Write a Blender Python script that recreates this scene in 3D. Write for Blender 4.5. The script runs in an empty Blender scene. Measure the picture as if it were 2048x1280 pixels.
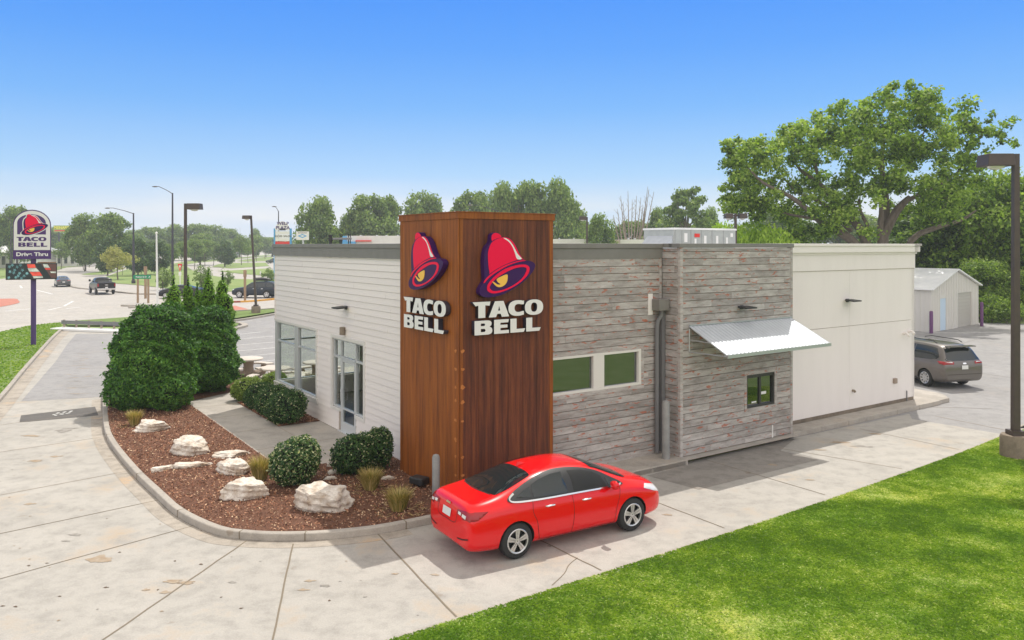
import bpy, bmesh, math, random
import numpy as np
from mathutils import Vector, Matrix, noise as mnoise
from mathutils.bvhtree import BVHTree
from mathutils.geometry import delaunay_2d_cdt
C = bpy.context.scene.collection
SC = bpy.context.scene
R = math.radians
random.seed(7); rng = np.random.default_rng(7)

# ------------------------------------------------------------------ camera
F, CX, HY, H = 1578.0, 1024.0, 491.0, 5.7
cam = bpy.data.cameras.new('camera'); co = bpy.data.objects.new('camera', cam); C.objects.link(co)
co.location = (0, 0, H); co.rotation_euler = (R(90), 0, 0)
cam.sensor_width = 36; cam.lens = F*36/2048; cam.shift_y = -(640-HY)/2048
cam.clip_start = .1; cam.clip_end = 6000
SC.camera = co
# ------------------------------------------------------------------ sky, sun, exposure
A0 = R(34.7)
SUN_EL, SUN_ROT = R(60.9), R(23.9)
w = bpy.data.worlds.new('World'); SC.world = w; w.use_nodes = True
nt = w.node_tree; bgn = nt.nodes['Background']
sky = nt.nodes.new('ShaderNodeTexSky'); sky.sky_type = 'NISHITA'; sky.sun_disc = False
sky.sun_elevation = SUN_EL; sky.sun_rotation = SUN_ROT
sky.air_density = 1.0; sky.dust_density = 0.6; sky.ozone_density = 2.2; sky.altitude = 200
hs = nt.nodes.new('ShaderNodeHueSaturation'); hs.inputs['Saturation'].default_value = 1.25; hs.inputs['Value'].default_value = 1.0
nt.links.new(sky.outputs[0], hs.inputs['Color'])
tc = nt.nodes.new('ShaderNodeTexCoord'); sx = nt.nodes.new('ShaderNodeSeparateXYZ')
nt.links.new(tc.outputs['Generated'], sx.inputs[0])
def lin(c): return tuple(((x/255+.055)/1.055)**2.4 if x > 10 else x/255/12.92 for x in c)
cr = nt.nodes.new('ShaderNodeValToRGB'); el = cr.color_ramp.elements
STOPS = [(0, (222, 232, 248)), (.03, (204, 223, 250)), (.09, (158, 206, 254)), (.17, (104, 178, 254)), (.24, (70, 158, 255)), (.30, (48, 146, 255)), (.37, (110, 165, 235)), (.55, (255, 247, 234)), (1, (255, 246, 230))]  # stops above the view whitened, added to lift and neutralise the shade
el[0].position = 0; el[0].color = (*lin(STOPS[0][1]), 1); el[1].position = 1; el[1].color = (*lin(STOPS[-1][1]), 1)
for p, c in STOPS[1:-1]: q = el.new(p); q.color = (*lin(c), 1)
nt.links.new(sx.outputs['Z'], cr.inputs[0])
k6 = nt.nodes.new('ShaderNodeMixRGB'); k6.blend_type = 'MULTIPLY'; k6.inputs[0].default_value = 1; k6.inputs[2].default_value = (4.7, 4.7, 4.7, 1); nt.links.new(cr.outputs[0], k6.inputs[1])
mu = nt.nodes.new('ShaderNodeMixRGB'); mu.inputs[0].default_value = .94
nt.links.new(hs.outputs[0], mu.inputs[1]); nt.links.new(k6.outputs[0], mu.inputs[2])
# unseen bright sky half behind the viewer, added to light the shaded walls
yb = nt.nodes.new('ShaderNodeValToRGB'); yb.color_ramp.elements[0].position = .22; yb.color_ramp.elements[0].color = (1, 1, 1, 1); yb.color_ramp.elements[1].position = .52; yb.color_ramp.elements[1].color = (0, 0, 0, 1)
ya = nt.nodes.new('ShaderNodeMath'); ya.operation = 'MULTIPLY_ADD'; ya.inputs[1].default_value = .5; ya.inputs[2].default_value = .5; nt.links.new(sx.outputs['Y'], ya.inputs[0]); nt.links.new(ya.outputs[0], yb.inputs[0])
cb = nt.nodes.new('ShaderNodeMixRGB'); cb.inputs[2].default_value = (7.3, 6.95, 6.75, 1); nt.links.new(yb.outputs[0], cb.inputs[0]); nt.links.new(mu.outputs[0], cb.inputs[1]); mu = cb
# thin pale cloud low over the horizon
mp = nt.nodes.new('ShaderNodeMapping'); mp.inputs['Scale'].default_value = (1.2, 1.2, 9)
nz = nt.nodes.new('ShaderNodeTexNoise'); nz.inputs['Scale'].default_value = 1.6; nz.inputs['Detail'].default_value = 5
nt.links.new(tc.outputs['Generated'], mp.inputs[0]); nt.links.new(mp.outputs[0], nz.inputs['Vector'])
c2 = nt.nodes.new('ShaderNodeValToRGB'); c2.color_ramp.elements[0].position = .38; c2.color_ramp.elements[1].position = .58
c3 = nt.nodes.new('ShaderNodeValToRGB'); c3.color_ramp.elements[0].position = .03; c3.color_ramp.elements[1].position = .085
c3.color_ramp.elements[0].color = (1, 1, 1, 1); c3.color_ramp.elements[1].color = (0, 0, 0, 1)
nt.links.new(nz.outputs['Fac'], c2.inputs[0]); nt.links.new(sx.outputs['Z'], c3.inputs[0])
m3 = nt.nodes.new('ShaderNodeMath'); m3.operation = 'MULTIPLY'; nt.links.new(c2.outputs[0], m3.inputs[0]); nt.links.new(c3.outputs[0], m3.inputs[1])
mx = nt.nodes.new('ShaderNodeMixRGB'); mx.inputs[2].default_value = (4.2, 4.3, 4.5, 1)
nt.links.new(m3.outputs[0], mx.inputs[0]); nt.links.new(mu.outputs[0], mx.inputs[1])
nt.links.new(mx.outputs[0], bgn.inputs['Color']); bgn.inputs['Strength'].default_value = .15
sl = bpy.data.lights.new('sun', 'SUN'); sl.energy = 2.7; sl.angle = R(.5); sl.color = (1, .955, .88)
so = bpy.data.objects.new('sun', sl); C.objects.link(so)
sd = Vector((math.sin(SUN_ROT)*math.cos(SUN_EL), math.cos(SUN_ROT)*math.cos(SUN_EL), math.sin(SUN_EL)))
so.rotation_euler = sd.to_track_quat('Z', 'Y').to_euler(); so.location = (0, 0, 60)
SC.view_settings.view_transform = 'Standard'; SC.view_settings.look = 'None'
SC.view_settings.exposure = .44; SC.view_settings.gamma = 1
SC.render.engine = 'CYCLES'
SC.cycles.max_bounces = 8; SC.cycles.transparent_max_bounces = 12; SC.cycles.volume_bounces = 1
# ------------------------------------------------------------------ frames
ca, sa = math.cos(A0), math.sin(A0)
T0 = Vector((-1.17, 17.26, 0))
def W(u, v, z=0): return Vector((T0.x+u*ca-v*sa, T0.y+u*sa+v*ca, z))   # building frame -> world
def G(px, py, z=0):                                                    # point of the ground seen at a photo pixel
    d = (H-z)*F/(py-HY); return Vector(((px-CX)/F*d, d, z))
def D(px, d, z=0): return Vector(((px-CX)/F*d, d, z))
def UV(p):
    x, y = p.x-T0.x, p.y-T0.y; return (x*ca+y*sa, -x*sa+y*ca)
def frame(o, x, z):
    x = Vector(x).normalized(); z = Vector(z).normalized(); y = z.cross(x)
    return Matrix((( x.x, y.x, z.x, o[0]), (x.y, y.y, z.y, o[1]), (x.z, y.z, z.z, o[2]), (0, 0, 0, 1)))
# ------------------------------------------------------------------ materials
MATS = {}
def _n(nt, t, **kw):
    n = nt.nodes.new(t)
    for k, v in kw.items():
        if k in n.inputs: n.inputs[k].default_value = v
        else: setattr(n, k, v)
    return n
def pm(name, col, rough=.6, metal=0, col2=None, scale=6, lo=.35, hi=.65, bump=0, bscale=60, coat=0, spec=.5,
       stretch=(1, 1, 1), attr=None, trans=0, emit=0, fine=0, sheen=0):
    """principled material: colour mixed by object-space noise (or a per-face attribute), fine grain, bump"""
    if name in MATS: return MATS[name]
    m = bpy.data.materials.new(name); m.use_nodes = True; nt = m.node_tree
    b = nt.nodes['Principled BSDF']; L = nt.links.new
    b.inputs['Roughness'].default_value = rough; b.inputs['Metallic'].default_value = metal
    b.inputs['Coat Weight'].default_value = coat; b.inputs['Coat Roughness'].default_value = .04
    b.inputs['Specular IOR Level'].default_value = spec
    tc = _n(nt, 'ShaderNodeTexCoord'); mp = _n(nt, 'ShaderNodeMapping', Scale=stretch); L(tc.outputs['Object'], mp.inputs[0])
    c = (*col, 1)
    out = None
    if col2 is not None:
        nz = _n(nt, 'ShaderNodeTexNoise', Scale=scale, Detail=6, Roughness=.6); L(mp.outputs[0], nz.inputs['Vector'])
        cr = _n(nt, 'ShaderNodeValToRGB'); cr.color_ramp.elements[0].position = lo; cr.color_ramp.elements[1].position = hi
        cr.color_ramp.elements[0].color = c; cr.color_ramp.elements[1].color = (*col2, 1)
        L(nz.outputs['Fac'], cr.inputs[0]); out = cr.outputs[0]
    if attr:
        at = _n(nt, 'ShaderNodeAttribute', attribute_name='rnd')
        cr = _n(nt, 'ShaderNodeValToRGB'); el = cr.color_ramp.elements
        el[0].position = 0; el[0].color = (*attr[0], 1); el[1].position = 1; el[1].color = (*attr[-1], 1)
        for i, a in enumerate(attr[1:-1]):
            q = el.new((i+1)/(len(attr)-1)); q.color = (*a, 1)
        L(at.outputs['Fac'], cr.inputs[0])
        if out is None: out = cr.outputs[0]
        else:
            mx = _n(nt, 'ShaderNodeMixRGB', blend_type='MULTIPLY'); mx.inputs[0].default_value = 1
            L(out, mx.inputs[1]); L(cr.outputs[0], mx.inputs[2]); out = mx.outputs[0]
    if fine:
        nf = _n(nt, 'ShaderNodeTexNoise', Scale=bscale*1.7, Detail=3); L(tc.outputs['Object'], nf.inputs['Vector'])
        cf = _n(nt, 'ShaderNodeValToRGB'); cf.color_ramp.elements[0].position = .3; cf.color_ramp.elements[1].position = .7
        g = 1-fine; cf.color_ramp.elements[0].color = (g, g, g, 1); g = 1+fine; cf.color_ramp.elements[1].color = (g, g, g, 1)
        L(nf.outputs['Fac'], cf.inputs[0])
        mx = _n(nt, 'ShaderNodeMixRGB', blend_type='MULTIPLY'); mx.inputs[0].default_value = 1
        if out is None: mx.inputs[1].default_value = c
        else: L(out, mx.inputs[1])
        L(cf.outputs[0], mx.inputs[2]); out = mx.outputs[0]
    if out is None: b.inputs['Base Color'].default_value = c
    else: L(out, b.inputs['Base Color'])
    if bump:
        nb = _n(nt, 'ShaderNodeTexNoise', Scale=bscale, Detail=4); L(mp.outputs[0], nb.inputs['Vector'])
        bp = _n(nt, 'ShaderNodeBump', Strength=bump, Distance=.02); L(nb.outputs['Fac'], bp.inputs['Height']); L(bp.outputs[0], b.inputs['Normal'])
    if trans:
        tr = _n(nt, 'ShaderNodeBsdfTranslucent'); ms = _n(nt, 'ShaderNodeMixShader'); ms.inputs[0].default_value = trans
        if out is not None:
            br = _n(nt, 'ShaderNodeMixRGB', blend_type='MULTIPLY'); br.inputs[0].default_value = 1; br.inputs[2].default_value = (1.5, 1.6, .7, 1)
            L(out, br.inputs[1]); L(br.outputs[0], tr.inputs['Color'])
        else: tr.inputs['Color'].default_value = c
        L(b.outputs[0], ms.inputs[1]); L(tr.outputs[0], ms.inputs[2]); L(ms.outputs[0], nt.nodes['Material Output'].inputs[0])
    if emit:
        b.inputs['Emission Strength'].default_value = emit
        if out is None: b.inputs['Emission Color'].default_value = c
        else: L(out, b.inputs['Emission Color'])
    MATS[name] = m; return m
def glass(name, tint, refl, dark):
    if name in MATS: return MATS[name]
    m = bpy.data.materials.new(name); m.use_nodes = True; nt = m.node_tree; L = nt.links.new
    nt.nodes.remove(nt.nodes['Principled BSDF'])
    gl = _n(nt, 'ShaderNodeBsdfGlossy', Roughness=.01, Color=(.9, .95, .97, 1)); tr = _n(nt, 'ShaderNodeBsdfTransparent', Color=(*tint, 1))
    df = _n(nt, 'ShaderNodeBsdfDiffuse', Color=(.01, .012, .012, 1))
    fr = _n(nt, 'ShaderNodeLayerWeight', Blend=.5); pw = _n(nt, 'ShaderNodeMath', operation='POWER'); pw.inputs[1].default_value = 4.5; L(fr.outputs['Facing'], pw.inputs[0]); ad = _n(nt, 'ShaderNodeMath', operation='MULTIPLY_ADD'); ad.inputs[1].default_value = .7; ad.inputs[2].default_value = refl; ad.use_clamp = True
    L(pw.outputs[0], ad.inputs[0])
    m1 = _n(nt, 'ShaderNodeMixShader'); m1.inputs[0].default_value = dark; L(tr.outputs[0], m1.inputs[1]); L(df.outputs[0], m1.inputs[2])
    m2 = _n(nt, 'ShaderNodeMixShader'); L(ad.outputs[0], m2.inputs[0]); L(m1.outputs[0], m2.inputs[1]); L(gl.outputs[0], m2.inputs[2])
    L(m2.outputs[0], nt.nodes['Material Output'].inputs[0]); MATS[name] = m; return m
def concrete(name, base, stain=(.42, .27, .13), sf=.5, dark=.75, patch=1.0):
    m = bpy.data.materials.new(name); m.use_nodes = True; nt = m.node_tree; L = nt.links.new; b = nt.nodes['Principled BSDF']
    b.inputs['Roughness'].default_value = .85; b.inputs['Specular IOR Level'].default_value = .25
    geo = _n(nt, 'ShaderNodeNewGeometry'); P = geo.outputs['Position']
    def noise(s, d=5, r=.55):
        n = _n(nt, 'ShaderNodeTexNoise', Scale=s, Detail=d, Roughness=r); L(P, n.inputs['Vector']); return n.outputs['Fac']
    def ramp(x, p0, c0, p1, c1):
        r = _n(nt, 'ShaderNodeValToRGB'); e = r.color_ramp.elements; e[0].position = p0; e[0].color = (*c0, 1); e[1].position = p1; e[1].color = (*c1, 1)
        L(x, r.inputs[0]); return r.outputs[0]
    def mul(a, bb):
        x = _n(nt, 'ShaderNodeMixRGB', blend_type='MULTIPLY'); x.inputs[0].default_value = 1; L(a, x.inputs[1]); L(bb, x.inputs[2]); return x.outputs[0]
    k = dark
    c = ramp(noise(.35, 6), .3, tuple(x*.86 for x in base), .7, base)
    c = mul(c, ramp(noise(2.2, 7, .7), .3, (k, k, k), .55, (1, 1, 1)))
    c = mul(c, ramp(noise(38, 3), .25, (.86, .86, .86), .75, (1.08, 1.08, 1.08)))
    c = mul(c, ramp(noise(190, 2), .3, (.9, .9, .9), .7, (1.07, 1.07, 1.07)))
    st = _n(nt, 'ShaderNodeMixRGB'); f1 = ramp(noise(.55, 7, .72), .56, (0, 0, 0), .74, (sf, sf, sf)); L(f1, st.inputs[0]); L(c, st.inputs[1]); st.inputs[2].default_value = (*stain, 1)
    sp = _n(nt, 'ShaderNodeMixRGB'); f2 = ramp(noise(1.9, 4, .5), .68, (0, 0, 0), .73, (.5*patch,)*3); L(f2, sp.inputs[0]); L(st.outputs[0], sp.inputs[1]); sp.inputs[2].default_value = (base[0]*.5, base[1]*.42, base[2]*.34, 1)
    L(sp.outputs[0], b.inputs['Base Color'])
    bp = _n(nt, 'ShaderNodeBump', Strength=.25, Distance=.01); L(noise(90, 4), bp.inputs['Height']); L(bp.outputs[0], b.inputs['Normal'])
    MATS[name] = m; return m
M = MATS
concrete('drive_concrete', (.465, .44, .40)); concrete('kerb_concrete', (.45, .41, .36), sf=.3)
concrete('walk_concrete', (.50, .46, .41), sf=.2, patch=.3); concrete('road_concrete', (.50, .47, .43), sf=.35, patch=.4)
concrete('asphalt', (.35, .34, .335), stain=(.36, .31, .26), sf=.5, dark=.8, patch=.5)
concrete('dark_patch', (.15, .14, .13), stain=(.2, .17, .14), sf=.4, dark=.8, patch=.3)
concrete('pad', (.33, .305, .275), stain=(.2, .12, .06), sf=.6, dark=.65)
concrete('block', (.27, .22, .17), sf=.2, dark=.6)
def tinted(name, c, **k): return pm(name, c, **k)
tinted('grass_soil', (.12, .19, .03), rough=.95, col2=(.16, .22, .06), scale=.9, bump=.6, bscale=45, fine=.35)
tinted('far_grass', (.15, .235, .05), rough=.95, col2=(.25, .30, .10), scale=.25, bump=.3, bscale=12, fine=.2)
tinted('mulch_soil', (.09, .038, .022), rough=.95, col2=(.20, .09, .05), scale=30, bump=1, bscale=60)
pm('mulch_chip', (1, 1, 1), rough=.9, attr=[(.07, .028, .015), (.19, .075, .040), (.34, .15, .08), (.50, .27, .16), (.70, .52, .34)])
pm('blade', (1, 1, 1), rough=.7, attr=[(.085, .185, .010), (.165, .305, .018), (.29, .43, .05), (.60, .66, .30)], col2=(1.25, 1.1, .9), scale=.7, trans=.3)
pm('red_paver', (.5, .2, .14), rough=.9, col2=(.42, .16, .11), scale=2, fine=.15)
pm('white_paint', (.72, .72, .70), rough=.7, col2=(.5, .49, .46), scale=5)
pm('yellow_paint', (.75, .40, .07), rough=.8, col2=(.6, .3, .06), scale=3)
pm('darkred_paint', (.30, .07, .04), rough=.8)
pm('joint', (.20, .165, .12), rough=.95)
pm('faint_joint', (.33, .27, .21), rough=.95)
pm('siding', (1, 1, 1), rough=.55, attr=[(.75, .70, .665), (.79, .74, .70)], bump=.12, bscale=70, stretch=(1, 1, 3))
def weathered():
    m = bpy.data.materials.new('plank'); m.use_nodes = True; nt = m.node_tree; L = nt.links.new; b = nt.nodes['Principled BSDF']
    b.inputs['Roughness'].default_value = .8; b.inputs['Specular IOR Level'].default_value = .2
    tc = _n(nt, 'ShaderNodeTexCoord'); at = _n(nt, 'ShaderNodeAttribute', attribute_name='rnd')
    off = _n(nt, 'ShaderNodeVectorMath', operation='ADD'); sc = _n(nt, 'ShaderNodeMath', operation='MULTIPLY'); sc.inputs[1].default_value = 37
    L(at.outputs['Fac'], sc.inputs[0]); cb = _n(nt, 'ShaderNodeCombineXYZ'); L(sc.outputs[0], cb.inputs[0]); L(sc.outputs[0], cb.inputs[1])
    L(tc.outputs['Object'], off.inputs[0]); L(cb.outputs[0], off.inputs[1])
    def noise(st, s, d=6, r=.65, dist=0):
        mp = _n(nt, 'ShaderNodeMapping', Scale=st); L(off.outputs[0], mp.inputs[0])
        n = _n(nt, 'ShaderNodeTexNoise', Scale=s, Detail=d, Roughness=r, Distortion=dist); L(mp.outputs[0], n.inputs['Vector']); return n.outputs['Fac']
    def ramp(x, *stops):
        r = _n(nt, 'ShaderNodeValToRGB'); e = r.color_ramp.elements
        e[0].position = stops[0][0]; e[0].color = (*stops[0][1], 1); e[1].position = stops[-1][0]; e[1].color = (*stops[-1][1], 1)
        for p, c in stops[1:-1]: q = e.new(p); q.color = (*c, 1)
        L(x, r.inputs[0]); return r.outputs[0]
    def mul(a, bb):
        x = _n(nt, 'ShaderNodeMixRGB', blend_type='MULTIPLY'); x.inputs[0].default_value = 1; L(a, x.inputs[1]); L(bb, x.inputs[2]); return x.outputs[0]
    c = ramp(noise((1.2, 1.2, 6), 1.6, 8, .65), (.28, (.22, .20, .185)), (.45, (.34, .315, .30)), (.62, (.44, .415, .40)), (.8, (.56, .535, .515)))
    c = mul(c, ramp(at.outputs['Fac'], (0, (.84, .83, .82)), (.5, (1.0, 1.0, .99)), (1, (1.18, 1.18, 1.17))))
    c = mul(c, ramp(noise((2, 2, 22), 5, 5, .7), (.3, (.88, .87, .86)), (.6, (1.05, 1.05, 1.05))))
    mx = _n(nt, 'ShaderNodeMixRGB'); L(ramp(noise((1.3, 1.3, 4.2), 3.2, 5, .6, .5), (.585, (0, 0, 0)), (.64, (.8, .8, .8))), mx.inputs[0])
    L(c, mx.inputs[1]); mx.inputs[2].default_value = (.42, .12, .06, 1); L(mx.outputs[0], b.inputs['Base Color'])
    bp = _n(nt, 'ShaderNodeBump', Strength=.35, Distance=.008); L(noise((2, 2, 40), 5, 5, .7), bp.inputs['Height']); L(bp.outputs[0], b.inputs['Normal'])
    MATS['plank'] = m
weathered()
def corten(name, a, bcol, ccol):
    m = bpy.data.materials.new(name); m.use_nodes = True; nt = m.node_tree; L = nt.links.new; b = nt.nodes['Principled BSDF']
    b.inputs['Roughness'].default_value = .62; b.inputs['Specular IOR Level'].default_value = .35
    tc = _n(nt, 'ShaderNodeTexCoord'); at = _n(nt, 'ShaderNodeAttribute', attribute_name='rnd')
    def noise(st, s, d=6, r=.65):
        mp = _n(nt, 'ShaderNodeMapping', Scale=st); L(tc.outputs['Object'], mp.inputs[0])
        n = _n(nt, 'ShaderNodeTexNoise', Scale=s, Detail=d, Roughness=r); L(mp.outputs[0], n.inputs['Vector']); return n.outputs['Fac']
    def ramp(x, *stops):
        r = _n(nt, 'ShaderNodeValToRGB'); e = r.color_ramp.elements
        e[0].position = stops[0][0]; e[0].color = (*stops[0][1], 1); e[1].position = stops[-1][0]; e[1].color = (*stops[-1][1], 1)
        for p, c in stops[1:-1]: q = e.new(p); q.color = (*c, 1)
        L(x, r.inputs[0]); return r.outputs[0]
    def mul(x1, x2):
        x = _n(nt, 'ShaderNodeMixRGB', blend_type='MULTIPLY'); x.inputs[0].default_value = 1; L(x1, x.inputs[1]); L(x2, x.inputs[2]); return x.outputs[0]
    c = ramp(noise((3.2, 3.2, .16), 2.6, 8, .75), (.32, a), (.5, bcol), (.72, ccol))
    c = mul(c, ramp(at.outputs['Fac'], (0, (.93, .93, .92)), (1, (1.06, 1.05, 1.05))))
    c = mul(c, ramp(noise((6, 6, 6), 14, 4, .7), (.3, (.78, .76, .74)), (.7, (1.15, 1.15, 1.15))))
    L(c, b.inputs['Base Color']); MATS[name] = m
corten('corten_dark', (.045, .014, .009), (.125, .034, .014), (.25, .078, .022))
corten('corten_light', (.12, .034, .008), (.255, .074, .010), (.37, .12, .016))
pm('fascia_gray', (.175, .165, .15), rough=.5, col2=(.20, .19, .175), scale=3, bump=.05)
pm('cap_gray', (.25, .245, .235), rough=.4)
pm('stucco', (.765, .715, .69), rough=.9, col2=(.80, .75, .725), scale=1.6, lo=.25, hi=.6, stretch=(1.6, 1.6, .22), bump=.35, bscale=110, fine=.04)
pm('stucco_trim', (.79, .745, .715), rough=.85, bump=.2, bscale=110)
pm('window_white', (.68, .66, .62), rough=.4); pm('alu', (.60, .62, .63), rough=.35, metal=.25)
pm('black_frame', (.03, .03, .028), rough=.4); pm('roof_deck', (.55, .55, .54), rough=.9)
pm('interior', (.30, .26, .22), rough=.9); pm('interior_floor', (.16, .13, .11), rough=.5)
glass('window_glass', (.96, .98, .97), .04, .0); glass('dark_glass', (.3, .33, .3), .22, .95)
pm('galv', (.52, .55, .59), rough=.45, metal=.3, col2=(.47, .50, .54), scale=3); pm('steel', (.5, .52, .54), rough=.4, metal=.7)
pm('bronze', (.055, .040, .036), rough=.5, col2=(.07, .05, .042), scale=4); pm('black_metal', (.022, .022, .024), rough=.5)
pm('dark_pole', (.035, .03, .045), rough=.45); pm('sign_purple', (.055, .015, .13), rough=.4); pm('pole_purple', (.075, .04, .16), rough=.5)
pm('bell_pink', (.82, .004, .055), rough=.4, spec=.15); pm('bell_purple', (.04, .008, .085), rough=.4, spec=.2); pm('bell_yellow', (.85, .50, .07), rough=.4)
pm('letter_white', (.74, .74, .72), rough=.45); pm('sign_white', (.72, .71, .68), rough=.5); pm('dark_side', (.03, .025, .04), rough=.5)
pm('pipe_gray', (.16, .16, .165), rough=.5); pm('unit_gray', (.42, .44, .42), rough=.5, col2=(.36, .38, .37), scale=4, metal=.2)
pm('rock', (.70, .65, .58), rough=.9, col2=(.40, .31, .23), scale=4.5, lo=.40, hi=.68, bump=1.2, bscale=18, fine=.08)
pm('wood_post', (.34, .24, .15), rough=.85, col2=(.26, .17, .11), scale=9, stretch=(1, 1, .1)); pm('table_concrete', (.60, .54, .48), rough=.8, fine=.1)
pm('table_base', (.33, .26, .21), rough=.9, fine=.15)
pm('metal_siding', (.62, .60, .56), rough=.5); pm('metal_roof', (.86, .86, .85), rough=.5, col2=(.66, .67, .68), scale=.6); pm('shed_door', (.50, .62, .74), rough=.5)
pm('roller_door', (.46, .44, .40), rough=.5); pm('bollard_purple', (.12, .04, .13), rough=.6)
pm('bark', (.11, .085, .07), rough=.95, col2=(.17, .14, .115), scale=6, stretch=(1, 1, .25), bump=.6, bscale=12); pm('dead_wood', (.27, .22, .18), rough=.95)
def leafm(name, *cols, tr=.28): return pm(name, (1, 1, 1), rough=.55, attr=list(cols), trans=tr, spec=.35)
leafm('leaf_maple', (.025, .055, .012), (.13, .22, .03), (.28, .40, .06), (.46, .54, .18), tr=.38)
leafm('leaf_far', (.05, .09, .03), (.17, .25, .07), (.33, .41, .13), tr=.35)
leafm('leaf_dark', (.02, .045, .015), (.08, .14, .04), (.13, .20, .055))
leafm('leaf_bright', (.16, .27, .02), (.32, .48, .04), (.46, .60, .10))
leafm('leaf_yellow', (.28, .29, .07), (.38, .37, .12), (.46, .42, .18))
leafm('leaf_yew', (.006, .022, .006), (.04, .13, .018), (.09, .23, .025), (.20, .36, .06))
leafm('leaf_arbor', (.03, .09, .006), (.13, .28, .014), (.25, .42, .035))
leafm('leaf_box', (.008, .03, .008), (.045, .11, .03), (.09, .18, .04), (.5, .52, .3))
leafm('leaf_boxlight', (.12, .2, .03), (.2, .28, .05), (.32, .38, .1))
leafm('straw', (.14, .17, .03), (.42, .31, .10), (.66, .52, .26), tr=.2)
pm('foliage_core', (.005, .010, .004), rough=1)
pm('rubber', (.018, .018, .019), rough=.75); pm('rim', (.60, .60, .61), rough=.28, metal=.85); pm('arch_black', (.008, .008, .008), rough=.9)
pm('chrome', (.75, .76, .77), rough=.15, metal=1); pm('car_glass', (.012, .018, .020), rough=.02, spec=.75); pm('open_dark', (.006, .006, .006), rough=.6)
pm('seam', (.02, .004, .004), rough=.8); pm('tail_red', (.30, .004, .008), rough=.25, coat=.3); pm('lamp_clear', (.72, .70, .70), rough=.15, coat=1); pm('plate', (.66, .66, .64), rough=.5)
pm('plate_ink', (.08, .08, .16), rough=.6); pm('gold', (.65, .48, .22), rough=.3, metal=.8)
def paint(n, c): return pm('paint_'+n, c, rough=.32, coat=1, spec=.5, metal=.0)
pm('paint_red', (.72, .002, .006), rough=.22, coat=.7, spec=.2); pm('paint_gray', (.13, .115, .105), rough=.35, metal=.5, coat=1); pm('paint_black', (.008, .008, .010), rough=.3, coat=.25, spec=.3); pm('paint_navy', (.014, .022, .035), rough=.3, coat=.3, spec=.3); paint('white', (.75, .75, .75)); paint('silver', (.42, .44, .46)); paint('maroon', (.33, .02, .04)); paint('blue', (.03, .08, .35)); paint('dark', (.04, .045, .05))
# ------------------------------------------------------------------ mesh helpers
class MB:
    def __init__(s, M=None): s.v = []; s.f = []; s.m = []; s.r = []; s.M = M
    def add(s, vs, fs, m=0, r=None):
        o = len(s.v)
        for p in vs:
            p = Vector(p); s.v.append(s.M @ p if s.M else p)
        for f in fs: s.f.append([o+i for i in f]); s.m.append(m); s.r.append(random.random() if r is None else r)
        return s
    def box(s, x0, x1, y0, y1, z0, z1, m=0, r=None):
        if r is None: r = random.random()
        return s.add([(x0, y0, z0), (x1, y0, z0), (x1, y1, z0), (x0, y1, z0), (x0, y0, z1), (x1, y0, z1), (x1, y1, z1), (x0, y1, z1)],
              [(0, 3, 2, 1), (4, 5, 6, 7), (0, 1, 5, 4), (1, 2, 6, 5), (2, 3, 7, 6), (3, 0, 4, 7)], m, r)
    def prism(s, poly, z0, z1, m=0, z1b=None):
        n = len(poly)
        vs = [(p[0], p[1], z0) for p in poly]+[(p[0], p[1], z1) for p in poly]
        fs = [tuple(reversed(range(n))), tuple(range(n, 2*n))]+[(i, (i+1) % n, n+(i+1) % n, n+i) for i in range(n)]
        return s.add(vs, fs, m, .5)
    def tube(s, path, r, n=8, m=0, cap=True):
        path = [Vector(p) for p in path]; rs = r if isinstance(r, (list, tuple)) else [r]*len(path)
        vs = []; ref = None
        for i, p in enumerate(path):
            t = (path[min(i+1, len(path)-1)]-path[max(i-1, 0)]).normalized()
            if ref is None: ref = Vector((1, 0, 0)) if abs(t.x) < .9 else Vector((0, 1, 0))
            a = (ref-t*ref.dot(t)).normalized(); b = t.cross(a); ref = a
            for k in range(n):
                an = 2*math.pi*k/n; vs.append(p+a*(rs[i]*math.cos(an))+b*(rs[i]*math.sin(an)))
        fs = []
        for i in range(len(path)-1):
            for k in range(n): fs.append((i*n+k, i*n+(k+1) % n, (i+1)*n+(k+1) % n, (i+1)*n+k))
        if cap: fs.append(tuple(reversed(range(n)))); fs.append(tuple(range((len(path)-1)*n, len(path)*n)))
        return s.add(vs, fs, m, .5)
    def lathe(s, prof, n=16, c=(0, 0, 0), m=0, axis='z'):
        vs = []
        for r, z in prof:
            for k in range(n):
                an = 2*math.pi*k/n; a, b = r*math.cos(an), r*math.sin(an)
                q = (a, b, z) if axis == 'z' else ((a, z, b) if axis == 'y' else (z, a, b))
                vs.append((q[0]+c[0], q[1]+c[1], q[2]+c[2]))
        fs = [(i*n+k, i*n+(k+1) % n, (i+1)*n+(k+1) % n, (i+1)*n+k) for i in range(len(prof)-1) for k in range(n)]
        return s.add(vs, fs, m, .5)
    def build(s, name, mats, parent=None, smooth=False, bevel=0, seg=2):
        me = bpy.data.meshes.new(name); me.from_pydata([tuple(v) for v in s.v], [], s.f)
        mats = mats if isinstance(mats, (list, tuple)) else [mats]
        for m in mats: me.materials.append(M[m] if isinstance(m, str) else m)
        me.polygons.foreach_set('material_index', s.m)
        a = me.attributes.new('rnd', 'FLOAT', 'FACE'); a.data.foreach_set('value', s.r)
        bm = bmesh.new(); bm.from_mesh(me); bmesh.ops.recalc_face_normals(bm, faces=bm.faces); bm.to_mesh(me); bm.free()
        if smooth: me.polygons.foreach_set('use_smooth', [True]*len(me.polygons)); me.set_sharp_from_angle(angle=R(40))
        o = bpy.data.objects.new(name, me); C.objects.link(o)
        if parent: o.parent = parent
        if bevel: b = o.modifiers.new('b', 'BEVEL'); b.width = bevel; b.segments = seg; b.limit_method = 'ANGLE'
        return o
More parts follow.
